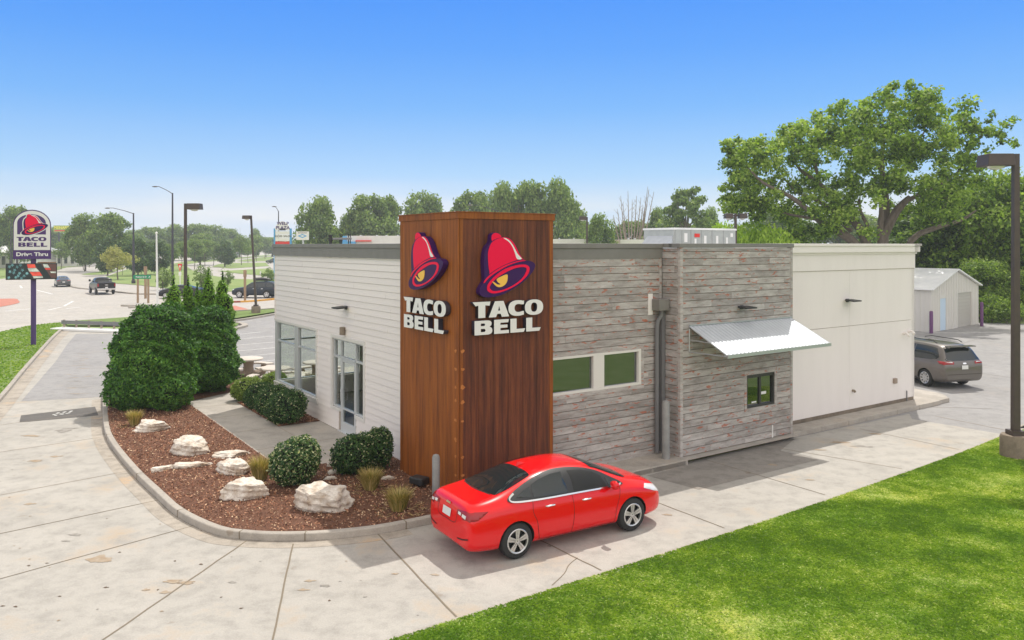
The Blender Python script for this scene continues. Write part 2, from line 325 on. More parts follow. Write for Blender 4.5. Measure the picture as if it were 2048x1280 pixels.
def tag(o, label=None, cat=None, group=None, kind=None):
    if label: o['label'] = label
    if cat: o['category'] = cat
    if group: o['group'] = group
    if kind: o['kind'] = kind
    return o
def thing(name, label, cat, loc=(0, 0, 0), rz=0, group=None):
    o = bpy.data.objects.new(name, None); C.objects.link(o); o.location = loc; o.rotation_euler = (0, 0, rz)
    o.empty_display_size = .2
    return tag(o, label, cat, group)
def dup(o, loc=None, rz=None, sc=None, label=None, parent=None):
    r = o.copy(); C.objects.link(r)
    if parent: r.parent = parent
    if loc is not None: r.location = loc
    if rz is not None: r.rotation_euler = (0, 0, rz)
    if sc is not None: r.scale = sc if isinstance(sc, (tuple, list)) else (sc,)*3
    if label: r['label'] = label
    for ch in o.children: dup(ch, parent=r)
    return r
def cloud(name, mats, P, N, S, asp=.5, rnd=None, parent=None, up=None, core=None, elong=None):
    """many small rhombic leaves: centres P, normals N, sizes S"""
    n = len(P); N = N/np.maximum(np.linalg.norm(N, axis=1, keepdims=True), 1e-6)
    rv = rng.normal(size=(n, 3)) if elong is None else elong
    T = np.cross(N, rv); T /= np.maximum(np.linalg.norm(T, axis=1, keepdims=True), 1e-6); B = np.cross(N, T)
    S = np.asarray(S).reshape(-1, 1)*np.ones((n, 1))
    V = np.stack([P-B*S, P-T*S*asp, P+B*S, P+T*S*asp], 1).reshape(-1, 3)
    if rnd is None: rnd = rng.random(n)
    fidx = np.arange(4*n); ls = np.arange(n)*4; mi = np.zeros(n, int)
    cv = 0
    if core:
        cverts, cf = core; cv = len(cverts); V = np.vstack([V, cverts]); fidx = np.concatenate([fidx, (np.array(cf)+4*n).ravel()])
        ls = np.arange(n+len(cf))*4; mi = np.concatenate([mi, np.ones(len(cf), int)]); rnd = np.concatenate([rnd, np.zeros(len(cf))])
    me = bpy.data.meshes.new(name); me.vertices.add(len(V)); me.vertices.foreach_set('co', V.ravel())
    me.loops.add(len(fidx)); me.loops.foreach_set('vertex_index', fidx)
    me.polygons.add(len(ls)); me.polygons.foreach_set('loop_start', ls); me.polygons.foreach_set('material_index', mi)
    me.update(calc_edges=True)
    a = me.attributes.new('rnd', 'FLOAT', 'FACE'); a.data.foreach_set('value', rnd)
    for m in (mats if isinstance(mats, (list, tuple)) else [mats]): me.materials.append(M[m])
    o = bpy.data.objects.new(name, me); C.objects.link(o)
    if parent: o.parent = parent
    return o
def core_ell(c, r, n=10):
    vs = []; fs = []
    for i in range(n+1):
        th = math.pi*i/n
        for k in range(n*2):
            ph = math.pi*k/n; q = .93+.09*math.sin(3*ph+2*th)
            vs.append((c[0]+r[0]*q*math.sin(th)*math.cos(ph), c[1]+r[1]*q*math.sin(th)*math.sin(ph), c[2]+r[2]*q*math.cos(th)))
    for i in range(n):
        for k in range(2*n): fs.append((i*2*n+k, i*2*n+(k+1) % (2*n), (i+1)*2*n+(k+1) % (2*n), (i+1)*2*n+k))
    return vs, fs
def sheet(name, poly, z, mat, kind='structure', step=None):
    """flat area (concave outlines allowed) of world xy points"""
    pts = [Vector((p[0], p[1])) for p in poly]; n = len(pts)
    r = delaunay_2d_cdt(pts, [], [list(range(n))], 1, 1e-5)
    me = bpy.data.meshes.new(name); me.from_pydata([(v.x, v.y, z) for v in r[0]], [], r[2])
    bm = bmesh.new(); bm.from_mesh(me)
    for f in bm.faces:
        f.normal_update()
        if f.normal.z < 0: f.normal_flip()
    bm.to_mesh(me); bm.free(); me.materials.append(M[mat])
    o = bpy.data.objects.new(name, me); C.objects.link(o)
    return tag(o, kind=kind)
def offset(path, w, closed=False):
    P = [Vector((p[0], p[1])) for p in path]; out = []
    for i, p in enumerate(P):
        a = P[i-1] if (i > 0 or closed) else p; b = P[(i+1) % len(P)] if (i < len(P)-1 or closed) else p
        t = (b-a).normalized(); out.append(p+Vector((-t.y, t.x))*w)
    return out
def smooth(pts, k=6, closed=False):
    P = [Vector(p) for p in pts]; n = len(P); out = []
    rngi = range(n if closed else n-1)
    for i in rngi:
        g = (lambda j: P[j % n]) if closed else (lambda j: P[min(max(j, 0), n-1)])
        p0, p1, p2, p3 = g(i-1), g(i), g(i+1), g(i+2)
        for j in range(k):
            t = j/k; out.append(.5*((2*p1)+(p2-p0)*t+(2*p0-5*p1+4*p2-p3)*t*t+(3*p1-p0-3*p2+p3)*t**3))
    if not closed: out.append(P[-1])
    return out
def ribbon(mb, path, w0, w1, z0, z1, m=0):
    a, b = offset(path, w0), offset(path, w1); n = len(path); vs = []
    for i in range(n):
        vs += [(a[i].x, a[i].y, z0), (a[i].x, a[i].y, z1), (b[i].x, b[i].y, z1), (b[i].x, b[i].y, z0)]
    fs = [(4*i+j, 4*i+(j+1) % 4, 4*i+4+(j+1) % 4, 4*i+4+j) for i in range(n-1) for j in range(4)]+[(0, 1, 2, 3), (4*n-4, 4*n-3, 4*n-2, 4*n-1)]
    mb.add(vs, fs, m)
def inside(poly, X, Y):
    r = np.zeros(len(X), bool); n = len(poly); j = n-1
    for i in range(n):
        xi, yi, xj, yj = poly[i][0], poly[i][1], poly[j][0], poly[j][1]
        c = ((yi > Y) != (yj > Y)) & (X < (xj-xi)*(Y-yi)/((yj-yi) or 1e-9)+xi); r ^= c; j = i
    return r
def shape(loops, depth, fr, name, mats, parent=None, side=None):
    """filled outline (with holes) extruded: loops of 2D points, front face at +depth of the frame"""
    cu = bpy.data.curves.new(name, 'CURVE'); cu.dimensions = '2D'; cu.fill_mode = 'BOTH'; cu.extrude = depth/2
    for lp in loops:
        sp = cu.splines.new('POLY'); sp.points.add(len(lp)-1); sp.use_cyclic_u = True
        for i, p in enumerate(lp): sp.points[i].co = (p[0], p[1], 0, 1)
    to = bpy.data.objects.new(name, cu); C.objects.link(to)
    me = bpy.data.meshes.new_from_object(to.evaluated_get(bpy.context.evaluated_depsgraph_get())); bpy.data.objects.remove(to); bpy.data.curves.remove(cu)
    me.transform(fr @ Matrix.Translation((0, 0, depth/2)))
    me.name = name; me.materials.clear(); mats = mats if isinstance(mats, (list, tuple)) else [mats]
    for m in mats: me.materials.append(M[m])
    zd = fr.to_3x3() @ Vector((0, 0, 1))
    if len(mats) > 1:
        for p in me.polygons: p.material_index = 0 if p.normal.dot(zd) > .5 else 1
    o = bpy.data.objects.new(name, me); C.objects.link(o)
    if parent: o.parent = parent
    return o
def text(body, size, depth, fr, name, mat, parent=None, bold=0, sxx=1, align='CENTER'):
    cu = bpy.data.curves.new(name, 'FONT'); cu.body = body; cu.size = size; cu.extrude = depth/2; cu.offset = bold; cu.align_x = align; cu.align_y = 'CENTER'
    to = bpy.data.objects.new(name, cu); C.objects.link(to); bpy.context.view_layer.update()
    me = bpy.data.meshes.new_from_object(to.evaluated_get(bpy.context.evaluated_depsgraph_get())); bpy.data.objects.remove(to); bpy.data.curves.remove(cu)
    me.transform(fr @ Matrix.Diagonal((sxx, 1, 1, 1)) @ Matrix.Translation((0, 0, depth/2))); me.name = name
    me.materials.clear(); me.materials.append(M[mat]); o = bpy.data.objects.new(name, me); C.objects.link(o)
    if parent: o.parent = parent
    return o
def join_shapes(objs, name):
    """merge a list of just-built meshes into the first one"""
    me = bpy.data.meshes.new(name); bm = bmesh.new(); mats = []
    for o in objs:
        mp = []
        for m in o.data.materials:
            if m not in mats: mats.append(m)
            mp.append(mats.index(m))
        k = len(bm.faces); bm.from_mesh(o.data); bm.faces.ensure_lookup_table()
        for f in bm.faces[k:]: f.material_index = mp[f.material_index]
    bm.to_mesh(me); bm.free()
    for m in mats: me.materials.append(m)
    par = objs[0].parent
    for o in objs: bpy.data.objects.remove(o)
    r = bpy.data.objects.new(name, me); C.objects.link(r); r.parent = par
    return r
#PART2
# ================================================================== the setting
def px(*pts): return [G(*p) for p in pts]
sheet('ground', [(-1500, -60), (1500, -60), (1500, 3000), (-1500, 3000)], -.06, 'far_grass')
kerb_pts = [(-.86, -.65), (-2.13, -.56), (-3.15, -.24), (-3.89, .18), (-4.4, .63), (-4.83, 1.24), (-5.21, 2.73), (-5.34, 4.41), (-5.46, 6.62), (-5.5, 9.6), (-5.40, 11.92), (-5.05, 15), (-4.6, 18.5), (-4.1, 21)]
kerb_w = [W(u, v) for u, v in kerb_pts]+px((232, 715), (250, 667))
kerb_w = smooth(kerb_w, 5)
island = [W(11.28, -.62), W(6.56, -.62)]+kerb_w+px((440, 652), (455, 690), (470, 757))+[W(8, 19.0), W(8, 13), W(11.28, 13)]
lawn_edge = [W(-14, -4.55), W(-4, -4.5), W(.6, -4.48), W(6, -4.4), W(13.6, -4.05), W(20, -3.5)]+[G(2060, 857), G(2300, 800)]
left_kerb = px((-700, 1800), (-260, 1100), (0, 805), (55, 738), (105, 680), (124, 662), (150, 656))
lane_top = px((150, 656), (250, 661))
drive = [p for p in left_kerb]+[lane_top[1]]+kerb_w[::-1]+[W(6.56, -.4), W(11.28, -.4), W(17.4, -.55), G(1824, 838), G(2003, 868), G(2100, 856)]+[W(13.6, -4.2), W(6, -4.5), W(.6, -4.6), W(-4, -4.65), W(-14, -4.7), G(-100, 2400)]
sheet('drive_lane', drive, 0, 'drive_concrete')
sheet('parking_lot', px((430, 655), (455, 645), (500, 637), (548, 628), (700, 608))+[D(1300, 75), D(1700, 64), G(1835, 637), G(1960, 645), G(2120, 650), G(2600, 700), G(2300, 800)]+px((2100, 905), (1900, 885), (1740, 890))+[W(10, -.55), W(10, 3), W(8, 19), G(470, 757)], -.006, 'asphalt')
sheet('lane_asphalt', px((42, 803), (75, 765), (112, 722), (135, 688), (152, 668), (250, 668), (240, 690), (226, 735), (207, 794)), .004, 'asphalt')
sheet('trench_patch', px((39, 845), (42, 831), (190, 813.5), (197, 831)), .005, 'dark_patch')
sheet('window_pad', [W(5.2, -2.2), W(9.8, -2.25), W(9.75, -1.08), W(11.2, -.5), W(6.56, -.6), W(5.0, -.7)], .004, 'pad')
MATS['mortar'] = M['joint']
# joints and cracks of the slabs
jm = MB()
def joint(p, q, wd=.014, m=0, n=8):
    a, b = G(*p), G(*q); pts = [a.lerp(b, i/n)+Vector((random.uniform(-.008, .008), random.uniform(-.008, .008), 0)) for i in range(n+1)]
    ribbon(jm, pts, -wd, wd, .0045, .0065, m)
for p, q, ww, m in [((-200, 934), (206, 874), .008, 1), ((-200, 1028), (268, 940), .008, 1), ((-200, 1110), (323, 999), .01, 0), ((-200, 1213), (386, 1052), .01, 0), ((206, 1280), (493, 1082), .014, 0),
    ((586, 1088), (545, 1280), .014, 0), ((757, 1069), (915, 1237), .016, 0), ((1060, 1070), (1203, 1141), .014, 0), ((1304, 1001), (1449, 1056), .012, 0), ((1409, 919), (1651, 990), .01, 0),
    ((1561, 897), (1805, 938), .009, 1), ((1720, 858), (1917, 899), .009, 1), ((0, 850), (215, 822), .008, 1), ((1870, 832), (2040, 866), .01, 1), ((206, 1280), (120, 1350), .014, 0)]: joint(p, q, ww, m)
for path in [[(1155, 1116), (1138, 1130), (1128, 1148), (1104, 1171)], [(1700, 812), (1900, 815), (1985, 818)], [(1880, 735), (1930, 742), (2000, 752), (2060, 760)], [(1905, 695), (1950, 680), (1990, 684)]]:
    ribbon(jm, smooth([G(*p) for p in path], 4), -.008, .008, .0045, .0065, 0)
tag(jm.build('slab_joints', ['joint', 'faint_joint']), kind='structure')
# stains and litter on the slabs
pm('stain_brown', (.30, .22, .145), rough=.9, col2=(.38, .32, .25), scale=7); pm('stain_dark', (.22, .20, .175), rough=.9, col2=(.34, .32, .29), scale=6); pm('litter', (.12, .08, .05), rough=.9)
sm_ = MB()
def blot(x, y, rx, ry, m, z=.0052):
    c = G(x, y); a0 = random.uniform(0, 6); sm_.prism([(c.x+rx*(1+.3*math.sin(2*a+a0)+.22*math.sin(5*a+a0*2))*math.cos(a), c.y+ry*(1+.3*math.sin(3*a+a0)+.2*math.sin(4*a))*math.sin(a)) for a in np.linspace(0, 6.1, 22)], z, z+.0008, m)
for x, y, rx, ry, m in [(200, 1119, .20, .16, 0), (345, 1163, .17, .07, 0), (372, 1166, .16, .06, 0), (332, 1185, .08, .05, 0), (292, 1180, .05, .04, 0), (465, 1165, .06, .04, 1), (150, 1070, .12, .06, 1), (132, 1082, .07, .04, 1), (620, 1162, .08, .04, 0), (608, 1180, .08, .04, 0), (650, 1172, .10, .04, 1), (790, 1148, .07, .03, 0), (1100, 1092, .05, .04, 1),
    (62, 872, .28, .10, 0), (70, 922, .22, .10, 0), (112, 913, .14, .08, 0), (130, 860, .30, .3, 1), (60, 1008, .1, .07, 0), (870, 1150, .08, .04, 0), (1335, 1030, .10, .05, 0), (1545, 930, .12, .08, 0), (1680, 885, .22, .10, 0), (1640, 900, .16, .07, 0), (1725, 893, .3, .1, 1), (1620, 960, .10, .05, 0), (1750, 868, .2, .08, 0)]: blot(x, y, rx, ry, m)
for i in range(50):
    x, y = random.uniform(0, 900), random.uniform(900, 1270); blot(x, y, random.uniform(.012, .035), random.uniform(.01, .025), random.choice((0, 1, 2, 2)), .0062)
for i in range(26): blot(random.gauss(160, 14), random.uniform(690, 792), random.uniform(.10, .35), random.uniform(.02, .06), random.choice((0, 1)), .0052+.0001*i)
tag(sm_.build('pavement_stains', ['stain_brown', 'stain_dark', 'litter']), kind='structure')
# kerbs
kb = MB(); ribbon(kb, [W(6.5, -.62), W(2, -.62)]+kerb_w, -.16, 0.0, -.02, .15)
tag(kb.build('kerb', 'kerb_concrete', bevel=.03, seg=3), kind='structure')
kg = MB()
for i in range(3, len(kerb_w)-3, 9):
    a, b = kerb_w[i], kerb_w[i+1]; t = (b-a).normalized(); 
    ribbon(kg, [a, a+t*.02], -.165, .006, -.01, .1525)
tag(kg.build('kerb_joints', 'joint'), kind='structure')
lk = smooth(left_kerb[:-1], 6); kb = MB(); ribbon(kb, lk, 0, .16, -.02, .12); ribbon(kb, lk, -.45, 0, -.02, .006)
tag(kb.build('kerb', 'kerb_concrete', bevel=.02), kind='structure')
le = smooth(lawn_edge, 6); kb = MB(); ribbon(kb, le, -.15, .02, -.02, .035)
tag(kb.build('kerb', 'kerb_concrete', bevel=.012), kind='structure')
sheet('walkway', island, .125, 'walk_concrete')
gk = MB(); ribbon(gk, kerb_w[3:60], .004, .34, .003, .0042); ribbon(gk, lk[6:], -.50, -.06, .0062, .0075)
concrete('stained_gutter', (.45, .40, .34), stain=(.58, .33, .12), sf=.8, dark=.6); tag(gk.build('gutter', 'stained_gutter'), kind='structure')
# walkway joints
jw = MB()
for q in [((-2.4, 6.8), (.4, 6.8)), ((-2.4, 9.2), (-.95, 9.2)), ((-2.4, 11.6), (-.95, 11.6)), ((-2.4, 13.6), (-.3, 13.6)), ((-.95, 4.5), (-.95, 9.2))]: ribbon(jw, [W(*q[0]), W(*q[1])], -.008, .008, .12, .1285)
tag(jw.build('walk_joints', 'faint_joint'), kind='structure')
# planting beds
inner = [Vector((p.x, p.y)) for p in offset(kerb_w, -.15)]
inn = [p for p in inner]
bedA = [W(2.55, -.47), W(-.3, -.47)]+inn[2:56]+px((225, 765), (300, 812), (387, 808))+[W(-2.4, 14.9), W(-2.4, 4.45), W(.4, 4.45), W(.4, 2.6), W(.1, 2.6), W(.1, .1), W(2.55, .1)]
bedB = px((225, 765), (252, 674), (440, 660), (458, 720), (473, 760), (469, 790), (387, 808), (300, 812))
bedC = [W(-.95, 9.2), W(.4, 9.2), W(.4, 13.55), W(-.95, 13.7)]
for nm, b in (('planting_bed', bedA), ('planting_bed', bedB), ('planting_bed', bedC)): sheet(nm, b, .135+random.random()*.004, 'mulch_soil')
def chips(n, beds, z):
    P = []
    for b, k in beds:
        bx = [p[0] for p in b]; by = [p[1] for p in b]; X = rng.uniform(min(bx), max(bx), k); Y = rng.uniform(min(by), max(by), k); ok = inside(b, X, Y)
        P.append(np.stack([X[ok], Y[ok], z+rng.random(ok.sum())*.03], 1))
    P = np.vstack(P); N = rng.normal(size=P.shape)*.55+[0, 0, 1]
    return P, N
P, N = chips(0, [(bedA, 130000), (bedC, 14000), (bedB, 16000)], .14)
q = rng.random(len(P))**1.5
tag(cloud('mulch', 'mulch_chip', P, N, rng.uniform(.012, .042, len(P)), asp=.38, rnd=q), kind='stuff', label='brown shredded bark mulch covering the planting beds', cat='mulch')
# lawns
front = [p for p in le]+[G(3200, 700), W(60, -30), W(30, -40), W(-20, -30)]
fl = [(p.x, p.y) for p in offset(le, -.06)]+[(60, 55), (60, -30), (-20, -8)]
sheet('lawn', fl, .03, 'grass_soil')
lo = [(p.x, p.y) for p in offset(lk, .15)][::-1]
lawn2 = [tuple(G(124, 660).xy)]+[tuple(p) for p in lo]+[tuple(G(-900, 1500).xy), tuple(G(-900, 740).xy)]+[tuple(G(*p).xy) for p in ((0, 665), (62, 652), (121, 646))]
sheet('lawn', lawn2, .05, 'grass_soil')
lawn3 = px((130, 646), (157, 642), (273, 634), (420, 626), (548, 617), (700, 603), (700, 611), (548, 625), (455, 640), (430, 645), (250, 652), (135, 652))
sheet('lawn', lawn3, .05, 'grass_soil')
sheet('lawn', px((440, 650), (462, 648), (478, 651), (474, 655), (440, 660)), .14, 'grass_soil')
X = []; 
def blades(poly, n, sz, z, box):
    Xs = rng.uniform(box[0], box[1], n); Ys = rng.uniform(box[2], box[3], n); ok = inside(poly, Xs, Ys); Xs, Ys = Xs[ok], Ys[ok]
    # keep what the view can hold, denser where near
    k = np.abs(Xs) < Ys*.70+1.0; Xs, Ys = Xs[k], Ys[k]
    return np.stack([Xs, Ys, np.full(len(Xs), z)], 1)
P = blades(fl, 900000, .03, .05, (-4, 17, 9.5, 24)); n = len(P)
def vnoise(X, Y, s, seed):
    r = np.random.default_rng(seed); g = r.random((64, 64)); x = X*s+100; y = Y*s+100; xi = x.astype(int); yi = y.astype(int); fx = x-xi; fy = y-yi
    fx = fx*fx*(3-2*fx); fy = fy*fy*(3-2*fy); a = g[xi % 64, yi % 64]; b = g[(xi+1) % 64, yi % 64]; c = g[xi % 64, (yi+1) % 64]; d = g[(xi+1) % 64, (yi+1) % 64]
    return (a*(1-fx)+b*fx)*(1-fy)+(c*(1-fx)+d*fx)*fy
ux = P[:, 0]*ca+P[:, 1]*sa; vy = -P[:, 0]*sa+P[:, 1]*ca
stq = vnoise(P[:, 0]*.35-P[:, 1]*.1, P[:, 1]*1.7+P[:, 0]*.25, .9, 3)
pat = .42*stq**2*1.5+.3*vnoise(P[:, 0], P[:, 1], 2.1, 4)+.28*vnoise(P[:, 0], P[:, 1], 6.5, 5)
bare = vnoise(P[:, 0], P[:, 1], 2.2, 9)
N = np.stack([rng.normal(size=n), rng.normal(size=n)-.35, rng.random(n)*.9], 1)
el = np.stack([rng.normal(size=n)*.45, rng.normal(size=n)*.45, np.ones(n)], 1); T = np.cross(N, el)
tag(cloud('grass', 'blade', P, N, rng.uniform(.022, .042, n), asp=.3, rnd=np.clip(.21+(pat-.33)*1.2+rng.normal(size=n)*.22, 0, 1), elong=T), kind='stuff', label='mown green grass of the front lawn beside the drive lane', cat='grass')
P2 = blades(lawn2, 60000, .05, .07, (-40, -14, 20, 60)); n = len(P2)
N = np.stack([rng.normal(size=n), rng.normal(size=n)-.35, rng.random(n)*.9], 1); T = np.cross(N, np.stack([rng.normal(size=n)*.4, rng.normal(size=n)*.4, np.ones(n)], 1))
tag(cloud('grass', 'blade', P2, N, rng.uniform(.05, .09, n), asp=.35, rnd=np.clip(rng.normal(.35, .2, n), 0, 1), elong=T), kind='stuff', label='mown green grass round the foot of the pylon sign', cat='grass')
# roads of the roundabout and the islands in them
sheet('road', px((-2500, 700), (-900, 700), (0, 665), (62, 652), (121, 645), (157, 642), (273, 633.5), (420, 625), (548, 617), (900, 597), (900, 497), (545, 494), (400, 503), (330, 508), (240, 521), (145, 531), (100, 545), (0, 558), (-900, 600), (-2500, 640)), -.02, 'road_concrete')
for pts in ([(210, 557), (221, 563), (232, 567), (275, 570), (310, 574), (400, 585), (470, 583), (560, 576), (700, 570), (700, 560), (560, 560), (470, 558), (420, 551), (385, 541), (369, 530), (340, 530), (329, 530), (291, 534), (253, 539), (232, 546), (214, 553)],
            [(424, 533.6), (436, 528.7), (460, 526), (531, 525.5), (539, 532), (461, 537)], [(434, 542), (463, 541), (533, 537), (560, 545), (560, 554), (480, 547.5)],
            [(473, 522), (520, 515), (544, 513), (547, 522), (480, 523)], [(330, 530), (372, 523), (411, 519.6), (469, 516), (544, 509), (544, 511), (469, 519), (400, 525), (372, 529)],
            [(-900, 640), (0, 554), (60, 545), (116, 536), (212, 530), (212, 524), (116, 527), (0, 541), (-900, 590)], [(163, 549), (185, 545), (245, 537), (215, 549), (180, 550)]):
    g = px(*pts); sheet('lawn', [(p.x, p.y) for p in g], .03, 'far_grass')
sheet('paver_circle', smooth(px((-160, 625), (-80, 603), (20, 597), (37, 601), (30, 608), (-60, 622)), 5, True), .0, 'red_paver')
sheet('paver_crossing', px((440, 613), (470, 611), (500, 619), (440, 622)), -.01, 'red_paver')
rk = MB()
for pts in ([(116, 562), (140, 572), (160, 577), (205, 581), (270, 588), (310, 589), (345, 590)], [(245, 612), (275, 613), (300, 611)], [(257, 616), (300, 614), (320, 611)]):
    ribbon(rk, smooth(px(*pts), 4), -.2, .2, -.05, .13)
tag(rk.build('kerb', 'kerb_concrete'), kind='structure')
rk = MB(); ribbon(rk, px((462, 605), (480, 604.5)), -.15, .15, -.05, .14, 1); ribbon(rk, smooth(px((480, 604.5), (500, 603.5), (530, 601), (560, 598)), 4), -.15, .15, -.05, .14, 0)
tag(rk.build('kerb', ['yellow_paint', 'darkred_paint']), kind='structure')
rk = MB(); ribbon(rk, smooth(px((440, 650), (455, 645), (500, 638.5), (548, 630), (620, 618)), 4), -.12, .12, -.05, .13)
ribbon(rk, smooth(px((420, 628), (480, 623), (548, 618.5), (620, 611)), 4), -.12, .12, -.05, .13)
ribbon(rk, smooth(px((455, 662), (478, 657), (490, 653), (482, 649), (462, 647)), 4), -.2, .2, -.05, .14)
tag(rk.build('kerb', 'kerb_concrete'), kind='structure')
# painted marks
pmk = MB()
def stripe(p, q, wd=.05, m=0, z=.0): a, b = G(*p), G(*q); ribbon(pmk, [a, b], -wd, wd, z, z+.004, m)
for (a, b) in [((462, 670), (520, 664)), ((455, 680.5), (546, 672)), ((460, 691.5), (552, 683.5)), ((462, 703), (552, 695)), ((466, 715), (552, 706.5)), ((470, 728), (552, 719.5)), ((462, 645), (505, 641)), ((512, 644), (522, 643.6))]: stripe(a, b, .05, 0, -.004)
for (a, b) in [((95, 620), (122, 614)), ((128, 612), (146, 602)), ((10, 622), (60, 617)), ((132, 617), (160, 614)), ((40, 571), (44, 576)), ((70, 579), (105, 588))]: stripe(a, b, .12, 0, -.016)
stripe((1810, 666), (2060, 664), .06, 0, -.004); stripe((1990, 648), (2060, 652), .06, 0, -.004)
for i in range(9): p = G(107+i*4.4, 829.5-i*.6+math.sin(i*2.2)*2.2); pmk.box(p.x-.03, p.x+.05, p.y-.04-.03*(i % 3), p.y+.05, .006, .009, 0)
tag(pmk.build('road_markings', 'white_paint'), kind='structure')

# ================================================================== the restaurant
B = thing('restaurant_building', 'flat-roofed restaurant with rusty corner tower, white siding and weathered plank walls', 'restaurant', T0, A0)
ZT = 5.75
def wframe(o, x): # wall frame: X along the wall seen from outside, Y up, Z outward
    return Matrix(((x[0], 0, x[1], o[0]), (x[1], 0, -x[0], o[1]), (0, 1, 0, o[2]), (0, 0, 0, 1)))
def cells(h0, h1, z0, z1, ops):
    """rectangles of a wall left by its openings"""
    zs = sorted({z0, z1, *[o[2] for o in ops if z0 < o[2] < z1], *[o[3] for o in ops if z0 < o[3] < z1]}); out = []
    for a, b in zip(zs, zs[1:]):
        x = h0; cut = sorted([(o[0], o[1]) for o in ops if o[2] < b-1e-6 and o[3] > a+1e-6])
        for c, d in cut:
            if c > x: out.append((x, min(c, h1), a, b))
            x = max(x, d)
        if x < h1: out.append((x, h1, a, b))
    return out
def boards(mb, h0, h1, z0, z1, ops, hgt, lo, hi, lap=False, d=.018, gap=.004, m=0):
    z = z0; row = 0
    while z < z1-1e-4:
        zb = min(z+hgt, z1); x = h0-random.random()*hi*.8; segs = []
        while x < h1:
            e = x+random.uniform(lo, hi); segs.append((x, e, random.random())); x = e
        for c in cells(h0, h1, z, zb, ops):
            for a, b, r in segs:
                a2, b2 = max(a, c[0]), min(b, c[1])
                if b2-a2 < .02: continue
                dd = d+random.uniform(-.003, .004)
                g = gap if c[3] >= zb-1e-5 else 0
                if lap:
                    t0 = dd-(dd-.005)*(c[2]-z)/hgt; t1 = dd-(dd-.005)*(c[3]-z)/hgt; c = (c[0], c[1], c[2], c[3]-(.006 if c[3] >= zb-1e-5 else 0))
                    mb.add([(a2+.001, c[2], -.01), (b2-.001, c[2], -.01), (b2-.001, c[2], t0), (a2+.001, c[2], t0), (a2+.001, c[3], -.01), (b2-.001, c[3], -.01), (b2-.001, c[3], t1), (a2+.001, c[3], t1)],
                           [(0, 3, 2, 1), (4, 5, 6, 7), (0, 1, 5, 4), (1, 2, 6, 5), (2, 3, 7, 6), (3, 0, 4, 7)], m, r)
                else: mb.box(a2+.0015, b2-.0015, c[2], c[3]-g, -.01, dd, m, r)
        z = zb; row += 1
FL = wframe((.41, 13.66, 0), (0, -1)); FR = wframe((0, .3, 0), (1, 0)); F2 = wframe((0, -.33, 0), (1, 0)); FN = wframe((6.56, .3, 0), (0, -1)); FB = wframe((19.3, 13.66, 0), (-1, 0))
# -- left wall with window and door
opW = (.0, 4.08, .79, 2.95); opD = (5.46, 7.76, .79, 2.88); opd = (6.03, 7.16, .1, .79)
ops = [opW, opD, opd]
mb = MB(FL)
for c in cells(0, 13.3, 0, 5.3, ops): mb.box(c[0], c[1], c[2], c[3], -.16, -.012, 1)
boards(mb, .0, 13.3, .14, 5.34, [(-.1, 4.2, .72, 3.02), (5.38, 7.86, .72, 2.97), (5.95, 7.24, .1, .8)], .18, 2.2, 3.7, lap=True, d=.024, gap=0)
mb.box(-.02, .06, 3.02, 5.34, -.012, .032, 0); mb.box(-.02, .05, .14, .72, -.012, .032, 0)
mb.build('siding_wall', ['siding', 'faint_joint'], B)
# -- window of the dining room
def win_frame(mb, a, b, z0, z1, t, d0, d1, m=0):
    mb.box(a, b, z0, z0+t, d0, d1, m); mb.box(a, b, z1-t, z1, d0, d1, m); mb.box(a, a+t, z0+t, z1-t, d0, d1, m); mb.box(b-t, b, z0+t, z1-t, d0, d1, m)
def pane(fr, a, b, z0, z1, d, mat, parent): return MB(fr).box(a, b, z0, z1, d-.008, d).build('pane', mat, parent)
f = MB(FL)
f.box(-.02, .17, .79, 2.95, -.12, .01, 1); f.box(2.03, 2.36, .79, 2.95, -.12, .005, 1)
for a, b in ((.17, 2.03), (2.36, 4.08)):
    f.box(a, b, 2.235, 2.295, -.11, -.03, 1); f.box(a, b, .79, .84, -.11, -.02, 1); f.box(a, b, 2.9, 2.95, -.11, -.02, 1)
f.box(4.03, 4.08, .84, 2.9, -.11, -.02, 1)
f.box(-.05, 4.24, .62, .74, 0.0, .045, 0); f.box(-.05, 4.22, .74, .79, -.1, .06, 0); f.box(4.08, 4.2, .79, 3.02, -.1, .034, 0); f.box(-.02, 4.08, 2.95, 3.04, -.1, .034, 0)
wn = f.build('dining_window', ['window_white', 'alu'], B, bevel=.004)
for a, b in ((.17, 2.03), (2.36, 4.03)): pane(FL, a, b, .84, 2.235, -.07, 'window_glass', wn); pane(FL, a, b, 2.295, 2.9, -.07, 'window_glass', wn)
f = MB(FB); L0 = 19.3-.41
opB = (L0-3.2, L0, .79, 2.95)
f.box(L0-.17, L0+.0, .79, 2.95, -.12, .01, 1); f.box(L0-1.8, L0-1.6, .79, 2.95, -.12, .005, 1); f.box(L0-3.2, L0, .79, .84, -.11, -.02, 1); f.box(L0-3.2, L0, 2.9, 2.95, -.11, -.02, 1); f.box(L0-3.2, L0, 2.235, 2.295, -.11, -.03, 1)
wb = f.build('dining_window', ['window_white', 'alu'], B)
for a, b in ((L0-3.2, L0-1.8), (L0-1.6, L0-.17)): pane(FB, a, b, .84, 2.9, -.07, 'window_glass', wb)
mb = MB(FB)
for c in cells(0, L0, 0, 5.3, [opB]): mb.box(c[0], c[1], c[2], c[3], -.2, 0, 0)
mb.build('rear_wall', 'stucco', B)
